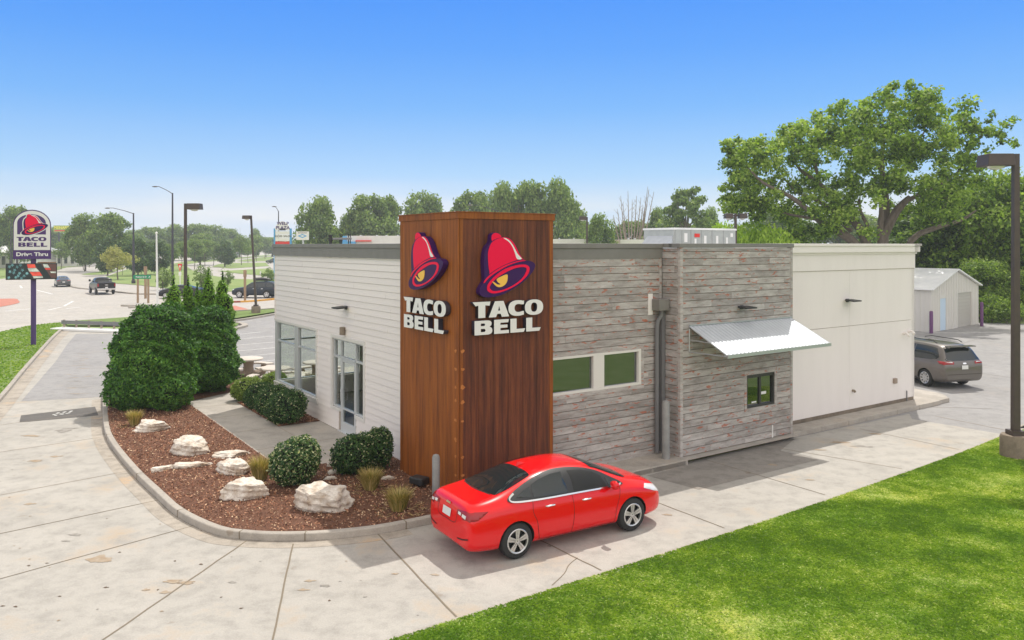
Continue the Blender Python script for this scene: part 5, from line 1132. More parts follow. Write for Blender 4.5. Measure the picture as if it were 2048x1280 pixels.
def tree(kind, args, x, base_d, top, width, label, name='tree', cat='tree', group=None, z=0, rz=None, ratio=None):
    """a tree at distance base_d whose crown top is seen at photo row top and whose width there is width px"""
    if kind not in PROTO:
        cr_, tk = tree_mesh(**args); vv = np.empty(len(cr_.data.vertices)*3); cr_.data.vertices.foreach_get('co', vv); vv = vv.reshape(-1, 3); PROTO[kind] = (cr_.data, tk.data, float(np.percentile(vv[:, 2], 99.7)), float(np.percentile(np.abs(vv[:, 0]), 98.5))); bpy.data.objects.remove(cr_); bpy.data.objects.remove(tk)
    cd, td, h0, r0 = PROTO[kind]; h = H-(top-HY)/F*base_d-z; s = h/h0; sxy = (width/F*base_d/2)/r0; p = D(x, base_d)
    o = thing(name, label, cat, (p.x, p.y, z), random.uniform(0, 6.28) if rz is None else rz, group); o.scale = (sxy, sxy, s)
    for nm, d in (('crown', cd), ('trunk', td)): q = bpy.data.objects.new(nm, d); C.objects.link(q); q.parent = o
    return o
BR = dict(seed=11, h=14, r=6.5, trunk_h=1.2, nl=46, n=15000, leaf=.30, mats='leaf_far', lobe=.34)
BR2 = dict(seed=12, h=14, r=5.5, trunk_h=1.0, nl=52, n=15000, leaf=.28, mats='leaf_far', lobe=.30)
DK = dict(seed=13, h=9, r=4, trunk_h=.6, nl=32, n=8000, leaf=.24, mats='leaf_dark', lobe=.36)
YG = dict(seed=14, h=6, r=2.3, trunk_h=1.9, nl=30, n=3000, leaf=.14, mats='leaf_far', lobe=.36, tr=.07)
YL = dict(seed=15, h=6, r=2.6, trunk_h=1.5, nl=34, n=5000, leaf=.13, mats='leaf_yellow', lobe=.34, tr=.09)
BG = dict(seed=16, h=5, r=4, trunk_h=.2, nl=30, n=9000, leaf=.16, mats='leaf_bright', lobe=.38)
PN = dict(seed=23, h=12, r=4, trunk_h=3.5, nl=44, n=7000, leaf=.22, mats='leaf_far', lobe=.24, squash=.75)
FR_ = dict(seed=18, h=12, r=5.5, trunk_h=.3, nl=60, n=30000, leaf=.17, mats='leaf_maple', lobe=.32)
FD_ = dict(seed=19, h=12, r=5.5, trunk_h=.2, nl=55, n=26000, leaf=.18, mats='leaf_dark', lobe=.33)
gB = 'trees behind the restaurant'; gL = 'trees left beyond the road'; gS = 'young street trees along the road'
for k, a, x, d, top, wd, lb in [
    ('a', BR, 635, 150, 396, 96, 'round-crowned tree standing alone above the left roof edge'), ('b', BR2, 738, 150, 392, 90, 'broad tree left of the rusty tower, left of two joined crowns'), ('a', BR, 700, 160, 428, 70, 'low tree between the lone round tree and the two joined crowns'), ('b', BR2, 778, 155, 394, 60, 'narrow tree just left of the rusty tower, middle crown'), ('a', BR, 850, 165, 387, 110, 'broad pale tree directly behind the rusty tower, left part'),
    ('b', BR2, 945, 150, 385, 90, 'tree above the left half of the rusty tower, behind the bell'), ('a', BR, 1000, 140, 368, 95, 'tall tree above the middle of the rusty tower'), ('b', BR2, 1055, 140, 366, 95, 'tall tree above the right half of the rusty tower'), ('a', BR, 1122, 138, 362, 105, 'tall tree just right of the rusty tower'), ('b', BR2, 1152, 150, 420, 60, 'low tree under the right edge of the tall tree by the tower'),
    ('a', BR, 1200, 120, 431, 66, 'small light tree behind the roof, right of the tower'), ('b', BR2, 1262, 150, 443, 80, 'low grayish tree under the bare dead branches'), ('a', BR, 1312, 150, 418, 60, 'tree just left of the airy flat-topped tree'), ('b', BR2, 1345, 140, 440, 110, 'low broad tree behind the rooftop unit'), ('a', BR, 1418, 150, 417, 58, 'tree between the flat-topped tree and the big maple'), ('b', BR2, 1390, 165, 450, 110, 'low hazy tree behind the right end of the rooftop unit'), ('a', BR, 1470, 170, 452, 120, 'low far tree left of the big maple'), ('a', BR, 1560, 185, 420, 160, 'far hazy tree seen through the left limbs of the maple'), ('b', BR2, 1700, 180, 425, 150, 'far hazy tree seen between the stems of the maple'), ('b', BR2, 1830, 175, 415, 150, 'far hazy tree right of the stems of the maple')]:
    tree(k, a, x, d, top, wd, lb, group=gB)
tree('p', PN, 1372, 130, 376, 84, 'airy flat-topped tree rising above the rooftop unit', group=gB)
for k, a, x, d, top, wd, lb in [('g', BG, 1500, 62, 446, 120, 'bright green bush left of the maple, above the plank bay'), ('g', BG, 1560, 58, 456, 100, 'bright green bush right above the seam of plank and stucco walls'), ('g', BG, 1450, 75, 448, 80, 'bright green bush behind the double lamp')]: tree(k, a, x, d, top, wd, lb, 'bush', 'bush', 'bright bushes behind the roof')
for k, a, x, d, top, wd, lb in [
    ('a', BR, 5, 210, 430, 90, 'tree at the far left edge of the view'), ('b', BR2, 35, 190, 414, 66, 'tall thin tree showing behind the pylon sign'), ('a', BR, -60, 190, 440, 120, 'tree beyond the far left edge'), ('b', BR2, 95, 300, 455, 70, 'tree behind the yellow billboard'), ('a', BR, 170, 175, 430, 74, 'tree left of the double-armed street lamp'), ('b', BR2, 222, 170, 428, 76, 'tree right of the double-armed street lamp'), ('a', BR, 265, 260, 462, 60, 'hazy tree behind the long-armed lamp'),
    ('b', BR2, 300, 290, 455, 64, 'far tree left of the tall lamp post'), ('a', BR, 345, 300, 450, 70, 'far tree behind the tall lamp post'), ('b', BR2, 390, 300, 449, 66, 'far tree behind the box lamp'), ('a', BR, 428, 310, 452, 64, 'far tree right of the box lamp'), ('b', BR2, 455, 330, 458, 52, 'far tree at the right end of the long tree line'), ('a', BR, 400, 230, 468, 70, 'green tree in front of the long tree line'), ('b', BR2, 480, 380, 478, 60, 'low tree at the gap of the tree line'), ('a', BR, 512, 330, 458, 36, 'small round tree above the far road'), ('b', BR2, 545, 400, 475, 60, 'low hazy tree by the left roof corner'), ('a', BR, 590, 400, 480, 70, 'low tree behind the plaza sign')]: tree(k, a, x, d, top, wd, lb, group=gL)
for x, d, top, wd, lb in [(215, 150, 474, 46, 'dark tree left of the yellowish tree'), (275, 148, 478, 52, 'dark tree right of the yellowish tree'), (315, 155, 482, 50, 'dark tree left of the white pole top'), (450, 210, 482, 40, 'dark tree beyond the middle of the road')]: tree('d', DK, x, d, top, wd, lb, group=gL)
tree('y', YL, 236, 131, 492, 62, 'yellowish young tree on the lawn beside the lamp post', 'young_tree')
for x, d, top, wd, lb in [(122, 190, 484, 36, 'young tree right of the pylon sign'), (167, 185, 492, 34, 'young tree left of the double-armed lamp'), (245, 150, 508, 20, 'thin young tree behind the yellowish one'), (340, 175, 488, 34, 'young tree just left of the tall lamp post'), (363, 180, 484, 32, 'young tree between the tall lamp and the box lamp'), (389, 190, 478, 36, 'young tree above the small black SUV'), (410, 215, 478, 32, 'young tree right of the small black SUV'), (427, 225, 482, 30, 'young tree in the middle of the road verge'), (483, 230, 470, 34, 'young tree above the silver SUV'), (496, 260, 480, 24, 'young tree above the left maroon SUV'), (513, 280, 470, 34, 'young tree above the right maroon SUV'), (530, 330, 474, 26, 'young tree near the left roof corner')]: tree('s', YG, x, d, top, wd, lb, 'young_tree', group=gS)
for x, y, wd, top, lb in [(325, 580, 36, 535, 'loose gray-green bush left of the yield sign'), (402, 580, 38, 530, 'loose gray-green bush right of the box lamp post'), (455, 572, 22, 541, 'loose bush behind the tall evergreens'), (540, 566, 30, 535, 'bush at the left corner of the restaurant')]:
    g = G(x, y); tree('g2', dict(seed=21, h=4, r=2, trunk_h=.2, nl=26, n=2600, leaf=.12, mats='leaf_far', lobe=.32), x, g.y, top, wd, lb, 'bush', 'bush', 'loose bushes on the road verge')
# dense wood on the right
for k, a, x, d, top, wd, lb in [('f', FR_, 1905, 70, 372, 190, 'broad tree right of the maple, behind the shed roof'), ('f', FR_, 2010, 66, 345, 190, 'bright tall tree behind the near lamp post'), ('e', FD_, 1850, 72, 420, 170, 'dark dense tree directly behind the shed'), ('e', FD_, 1950, 74, 400, 190, 'dark dense tree between the shed and the lamp post'), ('f', FR_, 2110, 64, 360, 190, 'tall tree beyond the right edge of the view'), ('e', FD_, 2060, 72, 420, 200, 'dark tree at the right edge behind the picket fence'), ('f', FR_, 1960, 62, 520, 120, 'low bright tree at the edge of the parking lot'), ('f', FR_, 2040, 61, 540, 110, 'low leafy bush at the right edge of the parking lot'), ('f', FR_, 1800, 78, 440, 130, 'tree just above the cornice end of the stucco wall')]: tree(k, a, x, d, top, wd, lb, group='wood behind the shed')
for x, d, top, wd, lb in [(1985, 58.5, 590, 60, 'low shrub right of the purple post at the shed'), (2015, 58, 600, 60, 'low shrub left of the picket fence'), (1965, 61, 570, 70, 'shrub behind the right corner of the shed')]: tree('g3', dict(seed=22, h=3, r=2, trunk_h=.1, nl=22, n=5000, leaf=.10, mats='leaf_maple', lobe=.4), x, d, top, wd, lb, 'bush', 'bush', 'shrubs at the edge of the parking lot')
# bare dead tree
dt = thing('dead_tree', 'bare dead tree with thin upright branches behind the roof', 'tree', D(1262, 128)); m = MB()
r_ = random.Random(4); tips = [(1240, 392), (1247, 405), (1254, 383), (1262, 400), (1272, 392), (1279, 396), (1290, 402), (1300, 378), (1306, 384), (1298, 372), (1234, 418), (1286, 410), (1228, 430)]
for tx, ty in tips:
    e = Vector(((tx-1262)/F*128, r_.uniform(-1.5, 1.5), H-(ty-HY)/F*128)); b = Vector((e.x*.12, 0, 3)); mid = b.lerp(e, .5)+Vector((e.x*.12, 0, -.4)); m.tube([b, mid, e], [.18, .10, .03], 5)
    for k in range(7):
        q = mid.lerp(e, .1+.12*k); m.tube([q, q+Vector((r_.uniform(-.7, .7), r_.uniform(-.4, .4), r_.uniform(.5, 1.1)))], [.035, .012], 4)
m.tube([(0, 0, 0), (.1, 0, 3.2)], [.4, .25], 7); m.build('trunk', 'dead_wood', dt)
# the big maple
DM = 60.0; mo = D(1775, DM)
def mp_(x, y, dy=0): return Vector(((x-CX)/F*DM-mo.x, dy, H-(y-HY)/F*DM))
ma = thing('maple_tree', 'large spreading maple with several stems above the stucco wall', 'tree', mo)
OUT = [(1452, 290), (1475, 285), (1500, 292), (1525, 284), (1560, 292), (1575, 262), (1610, 250), (1640, 258), (1650, 228), (1690, 212), (1725, 222), (1745, 200), (1770, 184), (1795, 182), (1805, 205), (1850, 205), (1880, 222), (1900, 238), (1925, 250), (1930, 262), (1900, 290), (1925, 300), (1945, 340), (1960, 372), (1935, 400), (1880, 430), (1810, 440), (1800, 470), (1770, 430), (1740, 420), (1715, 455), (1690, 478), (1640, 482), (1590, 470), (1560, 450), (1510, 440), (1460, 436), (1450, 425), (1462, 398), (1455, 380), (1475, 350), (1468, 330), (1458, 305)]
Ps = []; Ns = []; rn = []; tr_ = random.Random(5); cents = []
xs = [p[0] for p in OUT]; ys = [p[1] for p in OUT]
holes = [(1762, 430, 26), (1720, 462, 14), (1470, 437, 12), (1620, 300, 6), (1668, 262, 7), (1598, 352, 6), (1745, 335, 7), (1775, 395, 12), (1700, 365, 7), (1835, 330, 8), (1545, 312, 7), (1560, 330, 6), (1905, 290, 12), (1740, 450, 26), (1762, 455, 16), (1690, 445, 12), (1820, 270, 6), (1862, 240, 7)]
while len(cents) < 350:
    x, y = tr_.uniform(min(xs), max(xs)), tr_.uniform(min(ys), max(ys))
    if not inside(OUT, np.array([x]), np.array([y]))[0]: continue
    if any((x-a)**2+(y-b)**2 < c*c*2.6 for a, b, c in holes): continue
    cents.append((x, y, tr_.uniform(-1, 1)))
sprig = []
for a, b, n in [((1455, 288), (1490, 320), 5), ((1452, 300), (1480, 325), 4), ((1498, 285), (1530, 330), 5), ((1572, 262), (1600, 300), 4), ((1640, 238), (1660, 262), 4), ((1690, 205), (1700, 235), 4), ((1775, 182), (1782, 215), 5), ((1805, 205), (1850, 225), 5), ((1870, 205), (1890, 240), 4), ((1905, 240), (1928, 258), 4), ((1925, 275), (2025, 240), 0), ((1460, 390), (1470, 350), 4), ((1453, 432), (1470, 400), 4), ((1460, 312), (1475, 345), 3),
    ((1935, 290), (1975, 232), 5), ((1950, 262), (2005, 268), 6), ((1975, 268), (2030, 288), 6), ((1985, 258), (2024, 242), 5), ((1930, 300), (1965, 270), 4), ((1955, 330), (1975, 300), 3)]:
    for i in range(n): t = i/max(n-1, 1); sprig.append((a[0]+(b[0]-a[0])*t+tr_.uniform(-3, 3), a[1]+(b[1]-a[1])*t+tr_.uniform(-3, 3), tr_.uniform(-.3, .3)))
for (x, y) in OUT:
    if y < 400:
        for k in range(3): sprig.append((x+(x-1750)*.03*k*tr_.random()+tr_.uniform(-5, 5), y-tr_.uniform(0, 7), tr_.uniform(-.5, .5)))
for j, (x, y, dy) in enumerate(cents+sprig):
    small = j >= len(cents); cxm = 1-abs(x-1740)/330; R0 = tr_.uniform(.4, .92) if not small else tr_.uniform(.25, .45)
    c = mp_(x, y, dy*(1.2+4.5*max(0, cxm))); k = int(150*(R0/.7)**2) if not small else 45
    P, Dd = fol(c, (R0*1.1, R0, R0*.78), k, .35, j, .3); Ps.append(P); Ns.append(Dd); rn.append(np.clip(rng.normal(.45, .2, k)+tr_.uniform(-.2, .2)+Dd[:, 2]*.1, 0, 1))
P = np.vstack(Ps); N = np.vstack(Ns)*.5+rng.normal(size=P.shape)*.6+[0, 0, .35]
cloud('crown', 'leaf_maple', P, N, rng.uniform(.08, .19, len(P)), asp=.62, rnd=np.concatenate(rn), parent=ma)
m = MB()
for path, r0, r1 in [([(1770, 640, 0), (1768, 540, 0), (1766, 470, 0), (1775, 430, .3), (1776, 380, .5), (1770, 320, .6), (1778, 250, .4)], .55, .10), ([(1766, 470, 0), (1790, 420, -.4), (1812, 395, -.6)], .42, .2), ([(1776, 378, .5), (1800, 345, .8), (1835, 330, 1.5), (1850, 310, 1.8), (1862, 280, 2), (1880, 250, 2)], .26, .05),
    ([(1762, 490, 0), (1757, 455, -.3), (1758, 415, -.4), (1745, 385, -.8), (1735, 350, -1)], .30, .06), ([(1758, 418, -.4), (1770, 392, 0)], .16, .1), ([(1760, 560, .2), (1735, 480, .4), (1720, 450, .5), (1690, 410, 1), (1655, 365, 1.5), (1620, 335, 2), (1600, 300, 2)], .46, .06), ([(1735, 482, .4), (1738, 455, .2), (1722, 425, 0), (1712, 400, -.5)], .2, .08),
    ([(1750, 560, -.3), (1700, 490, -1), (1665, 465, -1.3), (1630, 448, -1.5), (1600, 425, -2), (1560, 395, -2), (1510, 370, -2), (1480, 340, -2)], .40, .05), ([(1705, 462, .2), (1670, 430, 0), (1635, 405, -.5), (1590, 385, -.5), (1560, 355, -.6)], .22, .05), ([(1620, 440, -1.5), (1570, 430, -1), (1530, 420, -1)], .14, .04),
    ([(1790, 560, 0), (1830, 480, .5), (1880, 455, .5), (1930, 440, .5), (1960, 420, .5)], .32, .05), ([(1900, 420, 1), (1930, 345, 1), (1945, 310, .8), (1965, 275, .5), (1985, 258, .3), (2020, 280, 0)], .14, .02), ([(1655, 365, 1.5), (1640, 310, 1), (1655, 270, .5)], .16, .04), ([(1772, 345, .5), (1740, 300, 0), (1720, 250, 0)], .16, .04), ([(1810, 400, -.6), (1850, 380, -1), (1900, 350, -1)], .18, .04)]:
    q = smooth([mp_(*a) for a in path], 3); m.tube(q, [r0+(r1-r0)*i/(len(q)-1) for i in range(len(q))], 8)
m.build('trunk', 'bark', ma, smooth=True)
#PART5
# ================================================================== signs, lamps, furniture
def sframe(p, yaw=0): # upright frame facing the viewer side (-Y) turned by yaw
    x = Vector((math.cos(yaw), math.sin(yaw), 0)); z = Vector((math.sin(yaw), -math.cos(yaw), 0)); return frame(p, x, z)
# pylon sign
PD = G(67, 691).y; ps = thing('pylon_sign', 'purple pylon sign with arched bell panel above an electronic message board', 'sign', G(67, 691, 0).xy.to_3d())
ps.rotation_euler = (0, 0, R(29)); S_ = PD/F; fx = lambda x: (x-67)*S_*.87; fz = lambda y: H-(y-HY)*S_
m = MB(); m.box(-.13, .13, -.13, .13, 0, fz(440)); m.box(-.10, -.06, -.17, .12, .02, 2.2); m.build('pole', 'pole_purple', ps, bevel=.01)
fr = sframe((0, -.14, 0))
arch = [(fx(28), fz(518)), (fx(102), fz(518)), (fx(102), fz(450))]+[(fx(65)+(fx(102)-fx(65))*math.cos(R(a)), fz(450)+(fz(420)-fz(450))*math.sin(R(a))) for a in range(10, 180, 10)]+[(fx(28), fz(450))]
cab = shape([arch], .42, fr @ Matrix.Translation((0, 0, -.2)), 'cabinet', 'sign_purple', ps)
arc2 = [(fx(29.5), fz(500)), (fx(100.3), fz(500)), (fx(100.3), fz(451))]+[(fx(65)+(fx(100.3)-fx(65))*math.cos(R(a)), fz(451)+(fz(422)-fz(451))*math.sin(R(a))) for a in range(10, 180, 10)]+[(fx(29.5), fz(451))]
shape([arc2], .012, fr @ Matrix.Translation((0, 0, .222)), 'panel', 'sign_white', ps)
arc3 = [(fx(36), fz(469)), (fx(92), fz(469)), (fx(92), fz(446))]+[(fx(64)+(fx(92)-fx(64))*math.cos(R(a)), fz(446)+(fz(429)-fz(446))*math.sin(R(a))) for a in range(10, 180, 10)]+[(fx(36), fz(446))]
shape([arc3], .006, fr @ Matrix.Translation((0, 0, .234)), 'arch_field', 'sign_purple', ps)
mpf = lambda L, g=1, X0=fx(44), X1=fx(96), Y0=fz(470.5), Y1=fz(429): [((X0+X1)/2+((X0+(x-bx0)/(bx1-bx0)*(X1-X0))-(X0+X1)/2)*g, (Y0+Y1)/2+((Y0+(y-by0)/(by1-by0)*(Y1-Y0))-(Y0+Y1)/2)*g) for x, y in L]
shape([mpf(BN[0][1], 1.09)], .004, fr @ Matrix.Translation((0, 0, .240)), 'bell_outline', 'sign_white', ps)
bell(fr, fx(44), fx(96), fz(470.5), fz(429), .244, ps, 'bell_emblem', .012)
l = join_shapes(word('TACO', fx(34), fx(93), fz(482.3), fz(474), .235, .01, fr, ['sign_purple'])+word('BELL', fx(38), fx(95), fz(493.5), fz(485.2), .235, .01, fr, ['sign_purple']), 'lettering'); l.parent = ps
text('Drive Thru', (fz(502)-fz(512)), .01, fr @ Matrix.Translation((fx(65), fz(508.6), .222)), 'lettering', 'letter_white', ps, bold=.009, sxx=1.2)
m = MB(); m.box(fx(14), fx(114), -.42, .10, fz(558.5), fz(526.5)); mc = m.build('message_board', 'black_metal', ps, bevel=.015)
m = MB(); m.box(fx(75), fx(112), -.2, .0, fz(526.4), fz(524)); m.build('board_top', 'wood_post', mc)
# flag picture on the screen: stars field and waving stripes, glowing faintly
pm('scr_dark', (.01, .018, .02), rough=.4, emit=.25); pm('scr_teal', (.14, .30, .31), rough=.4, emit=.5, col2=(.04, .10, .11), scale=3); pm('scr_red', (.62, .07, .04), rough=.4, emit=.5, col2=(.45, .04, .03), scale=3); pm('scr_white', (.50, .55, .48), rough=.4, emit=.4, col2=(.25, .28, .24), scale=4); pm('scr_maroon', (.09, .04, .035), rough=.4, emit=.3)
sfr = sframe((0, -.425, 0)); P8 = lambda L: [(fx(x/8), fz(410+y/8)) for x, y in L]
def scr(polys, z, mat): 
    obs = [shape([P8(p)], .002, sfr @ Matrix.Translation((0, 0, z)), 's', mat) for p in polys]; return obs
so_ = scr([[(125, 940), (905, 940), (905, 1175), (125, 1175)]], .002, 'scr_dark')
so_ += scr([[(440, 940), (560, 940), (700, 1165), (530, 1170), (480, 1060)], [(660, 945), (900, 945), (900, 1165), (820, 1165), (760, 1070)]], .004, 'scr_maroon')
so_ += scr([[(440, 945), (560, 945), (575, 1000), (455, 1005)], [(480, 1065), (560, 1070), (640, 1070), (680, 1130), (530, 1130)], [(715, 1010), (800, 1008), (815, 1035), (740, 1035)]], .006, 'scr_red')
so_ += scr([[(450, 1008), (580, 1005), (640, 1065), (475, 1060)], [(690, 945), (760, 945), (800, 1005), (710, 1000)], [(530, 1135), (685, 1135), (690, 1165), (545, 1168)], [(800, 1065), (898, 1065), (898, 1090), (820, 1088)]], .006, 'scr_white')
st_ = []
for i, (x, y) in enumerate([(170, 980), (215, 955), (290, 985), (370, 1035), (250, 1035), (235, 1075), (325, 1085), (305, 1125), (270, 1150), (160, 1150), (355, 1165), (395, 1130), (180, 1060), (340, 960), (440, 1090)]): 
    st_.append([(x+(30 if k % 2 == 0 else 15)*math.cos(k*math.pi/5+.3), y+(30 if k % 2 == 0 else 15)*math.sin(k*math.pi/5+.3)) for k in range(10)])
so_ += scr(st_, .005, 'scr_teal')
s_ = join_shapes(so_, 'screen'); s_.parent = mc
# lamps
def box_lamp(x, base_y, top, label, hx0, hx1, hy0, hy1, lean=0, d=None, ped=True, double=False):
    d = d or G(x, base_y).y; k = d/F; o = thing('lot_lamp', label, 'lamp post', D(x, d), 0, 'box lamps of the parking lot'); zt = H-(top-HY)*k; m = MB(); z0 = .62 if ped else 0
    m.add([(-.085, -.085, z0), (.085, -.085, z0), (.085, .085, z0), (-.085, .085, z0), (-.07-lean, -.07, zt), (.07-lean, -.07, zt), (.07-lean, .07, zt), (-.07-lean, .07, zt)], [(0, 3, 2, 1), (4, 5, 6, 7), (0, 1, 5, 4), (1, 2, 6, 5), (2, 3, 7, 6), (3, 0, 4, 7)]); m.box(-.17, .17, -.17, .17, z0, z0+.12)
    m.build('pole', 'bronze', o)
    if ped: q = MB(); q.lathe([(.001, 0), (.37, 0), (.37, .56), (.34, .62), (.001, .62)], 24); q.build('footing', 'block', o, smooth=True)
    for (a, b) in ([(hx0, hx1)] if not double else [(hx0, x-6), (x+6, hx1)]):
        a2, b2 = (a-x)*k-lean, (b-x)*k-lean; za, zb = H-(hy1-HY)*k, H-(hy0-HY)*k; m = MB(); dep = .30
        m.add([(a2, -dep, za), (b2, -dep, za), (b2, dep, za), (a2, dep, za), (a2+.03, -dep+.03, zb), (b2-.03, -dep+.03, zb), (b2-.03, dep-.03, zb), (a2+.03, dep-.03, zb)], [(0, 3, 2, 1), (4, 5, 6, 7), (0, 1, 5, 4), (1, 2, 6, 5), (2, 3, 7, 6), (3, 0, 4, 7)])
        n_ = b2 if abs(b2+lean) < abs(a2+lean) else a2; zm = (za*.45+zb*.55); m.box(min(n_, -lean), max(n_, -lean), -.04, .04, zm-.05, zm+.06)
        hd = m.build('lamp_head', 'bronze', o, bevel=.015); c = (a2+b2)/2; vs, fs = core_ell((c, 0, za), ((b2-a2)*.33, dep*.75, .10), 6); MB().add(vs, fs).build('lens', 'lamp_clear', hd, smooth=True)
    return o
bl = box_lamp(2031, 912, 308, 'near bronze lamp post with a box head on a concrete footing at the right edge', 1964, 2018, 309, 333, d=21.2); 
box_lamp(371, 0, 407, 'bronze lamp post with box head behind the pointed evergreens', 376, 403, 407, 419, d=48.7)
box_lamp(512, 627, 431, 'leaning lamp post with small box head on a concrete footing beside the road', 496, 512, 431, 438, lean=.42)
box_lamp(1174, 0, 434, 'lamp post with one box head behind the plank wall roof', 1158, 1173, 433, 440, d=70)
box_lamp(1471, 0, 427, 'lamp post with two box heads behind the rooftop unit', 1449, 1493, 427, 437, d=50, double=True)
def cobra(x, d, top, label, arms, w0=.16):
    k = d/F; o = thing('street_lamp', label, 'street lamp', D(x, d), 0, 'dark street lamps along the road'); zt = H-(top-HY)*k; m = MB(); m.tube([(0, 0, 0), (0, 0, .5), (0, 0, .55), (0, 0, zt)], [w0*1.5, w0*1.4, w0, w0*.5], 10); m.build('pole', 'dark_pole', o, smooth=True)
    for (ax, ay) in arms:
        e = Vector(((ax-x)*k, 0, H-(ay-HY)*k)); s = 1 if e.x > 0 else -1; m = MB(); m.tube([(0, 0, zt-.1), (e.x*.35, 0, zt+(e.z-zt)*.45), (e.x*.8, 0, e.z), (e.x*.9, 0, e.z)], [.06, .05, .045, .04], 6); a = m.build('arm', 'dark_pole', o, smooth=True)
        h = MB(); vs, fs = core_ell((e.x+s*.05, 0, e.z-.02), (.48, .18, .09), 6); h.add(vs, fs); h.build('lamp_head', 'bronze', a, smooth=True)
cobra(345, 112, 386, 'tallest dark street lamp with one upswept arm, beside the box lamp', [(311, 373)], .2)
cobra(267, 118, 426, 'dark street lamp with one long arm, left of the white pole', [(216, 416)], .2)
cobra(183, 264, 456, 'double-armed street lamp right of the pylon sign', [(168, 448), (198, 448)])
cobra(295, 325, 461, 'far double-armed street lamp left of the white pole', [(283, 454), (307, 455)])
cobra(425, 380, 470, 'far double-armed street lamp right of the box lamp', [(415, 464), (435, 464)]); cobra(449, 360, 470, 'far double-armed street lamp above the middle of the road', [(438, 464), (460, 465)]); cobra(532, 400, 474, 'farthest street lamp near the left roof corner', [(525, 469)])
cobra(557, 140, 422, 'street lamp with a short arm in front of the plaza sign', [(549, 413)])
cobra(996, 130, 421, 'street lamp arm showing over the top edge of the rusty tower', [(941, 410)])
cobra(22, 170, 440, 'street lamp half hidden left of the pylon sign', [(-2, 428)])
# white pole, wooden posts, small signs
g = G(315, 617); o = thing('white_pole', 'slim white pole with a ball finial in front of the pointed evergreens', 'pole', g); k = g.y/F
m = MB(); m.tube([(0, 0, 0), (-.09, 0, H-(468-HY)*k)], [.11, .07], 10); m.build('pole', 'letter_white', o, smooth=True); vs, fs = core_ell((-.09, 0, H-(466-HY)*k), (.12, .12, .12), 6); MB().add(vs, fs).build('finial', 'letter_white', o, smooth=True)
g = G(275, 606); k = g.y/F; o = thing('guide_sign', 'green road name sign on two wooden posts', 'road sign', g); Z = lambda y: H-(y-HY)*k; X_ = lambda x: (x-275)*k
for x in (275, 296): m = MB(); m.box(X_(x)-.08, X_(x)+.08, .0, .14, 0, Z(556)); m.build('post', 'wood_post', o)
pm('sign_green', (.0, .22, .10), rough=.5)
m = MB(); m.box(X_(267), X_(302), -.05, -.01, Z(557.5), Z(550)); sg = m.build('sign_board', 'sign_green', o); text('Madison St Dr', .2, .006, sframe((X_(283), -.05, Z(553.8))), 'lettering', 'letter_white', sg, bold=.004, sxx=.95)
text('\u2197', .26, .006, sframe((X_(299), -.05, Z(553.8))), 'lettering', 'letter_white', sg, bold=.006)
for x, y0, y1, lb in [(291, 597, 533, 'tall brown wooden post standing right behind the green road name sign'), (490, 601, 540, 'brown wooden post in front of the navy SUV')]:
    g = G(x, y0); h = H-(y1-HY)*g.y/F; m = MB(); m.box(-.10, .10, -.1, .1, 0, h-.7); m.box(-.14, .14, -.12, .12, h-.7, h); o = m.build('wooden_post', 'wood_post', bevel=.01); o.location = g; tag(o, lb, 'post')
g = D(360, 98); k = 98/F; o = thing('yield_sign', 'red and white triangular yield sign with a small white plate beneath', 'road sign', g); Z = lambda y: H-(y-HY)*k
m = MB(); m.box(-.04, .04, 0, .06, 0, Z(540)); m.build('post', 'letter_white', o)
r_y = lambda s: [(-4.4*k*s, Z(534-6.5*s)), (4.4*k*s, Z(534-6.5*s)), (0, Z(534+9.5*s))]
pm('yield_red', (.65, .03, .02), rough=.5); shape([r_y(1)], .02, sframe((0, 0, 0)), 'sign_plate', 'yield_red', o); shape([[(-1.7*k, Z(531)), (1.7*k, Z(531)), (0, Z(538))]], .008, sframe((0, -.021, 0)), 'sign_face', 'letter_white', o)
MB().box(-2.6*k, 2.6*k, -.03, 0, Z(551), Z(544)).build('plate', 'letter_white', o)
g = G(521, 552); o = MB().tube([(0, 0, 0), (0, 0, .9)], .12, 6).build('marker_post', 'letter_white'); o.location = g; tag(o, 'short white marker post on the grass island', 'post')
# plaza sign and neighbours
pm('sign_blue', (.08, .32, .60), rough=.5); dd = 134; k = dd/F; o = thing('plaza_sign', 'tall white arched plaza sign between two blue posts', 'sign', D(565, dd)); X_ = lambda x: (x-565)*k; Z = lambda y: H-(y-HY)*k
for a, b in ((548, 551), (580, 583)): MB().box(X_(a), X_(b), -.2, .2, 0, Z(457)).build('post', 'sign_blue', o)
ar = [(X_(551), Z(461)), (X_(580), Z(461))]+[(X_(565.5)+X_(579.5)*math.cos(R(a)), Z(461)+(Z(442.5)-Z(461))*math.sin(R(a))) for a in range(10, 180, 12)]
shape([ar], .25, sframe((0, 0, 0)), 'arch_panel', 'sign_white', o); text('WELP\nPLAZA', .72, .02, sframe((X_(566.5), -.26, Z(451.5)), 0), 'lettering', 'sign_purple', o, bold=.02, sxx=1.1)
MB().box(X_(560), X_(572), -.3, -.26, Z(461), Z(457)).build('logo_plate', 'dark_side', o)
for i, (y0, y1, mt) in enumerate([(469, 462.5, 'sign_white'), (475.5, 469.5, 'sign_white'), (482, 476, 'sign_white'), (488.5, 483, 'yield_red')]): MB().box(X_(551.3), X_(579.7), -.2, .05, Z(y0), Z(y1)).build('tenant_panel', mt, o)
text('SHOES  SALON', .42, .01, sframe((X_(567), -.205, Z(472.5))), 'lettering', 'dark_side', o, bold=.005)
dd = 120; k = dd/F; o = thing('store_sign', 'small white sign with a blue diamond on a pole', 'sign', D(606, dd)); X_ = lambda x: (x-606)*k; Z = lambda y: H-(y-HY)*k
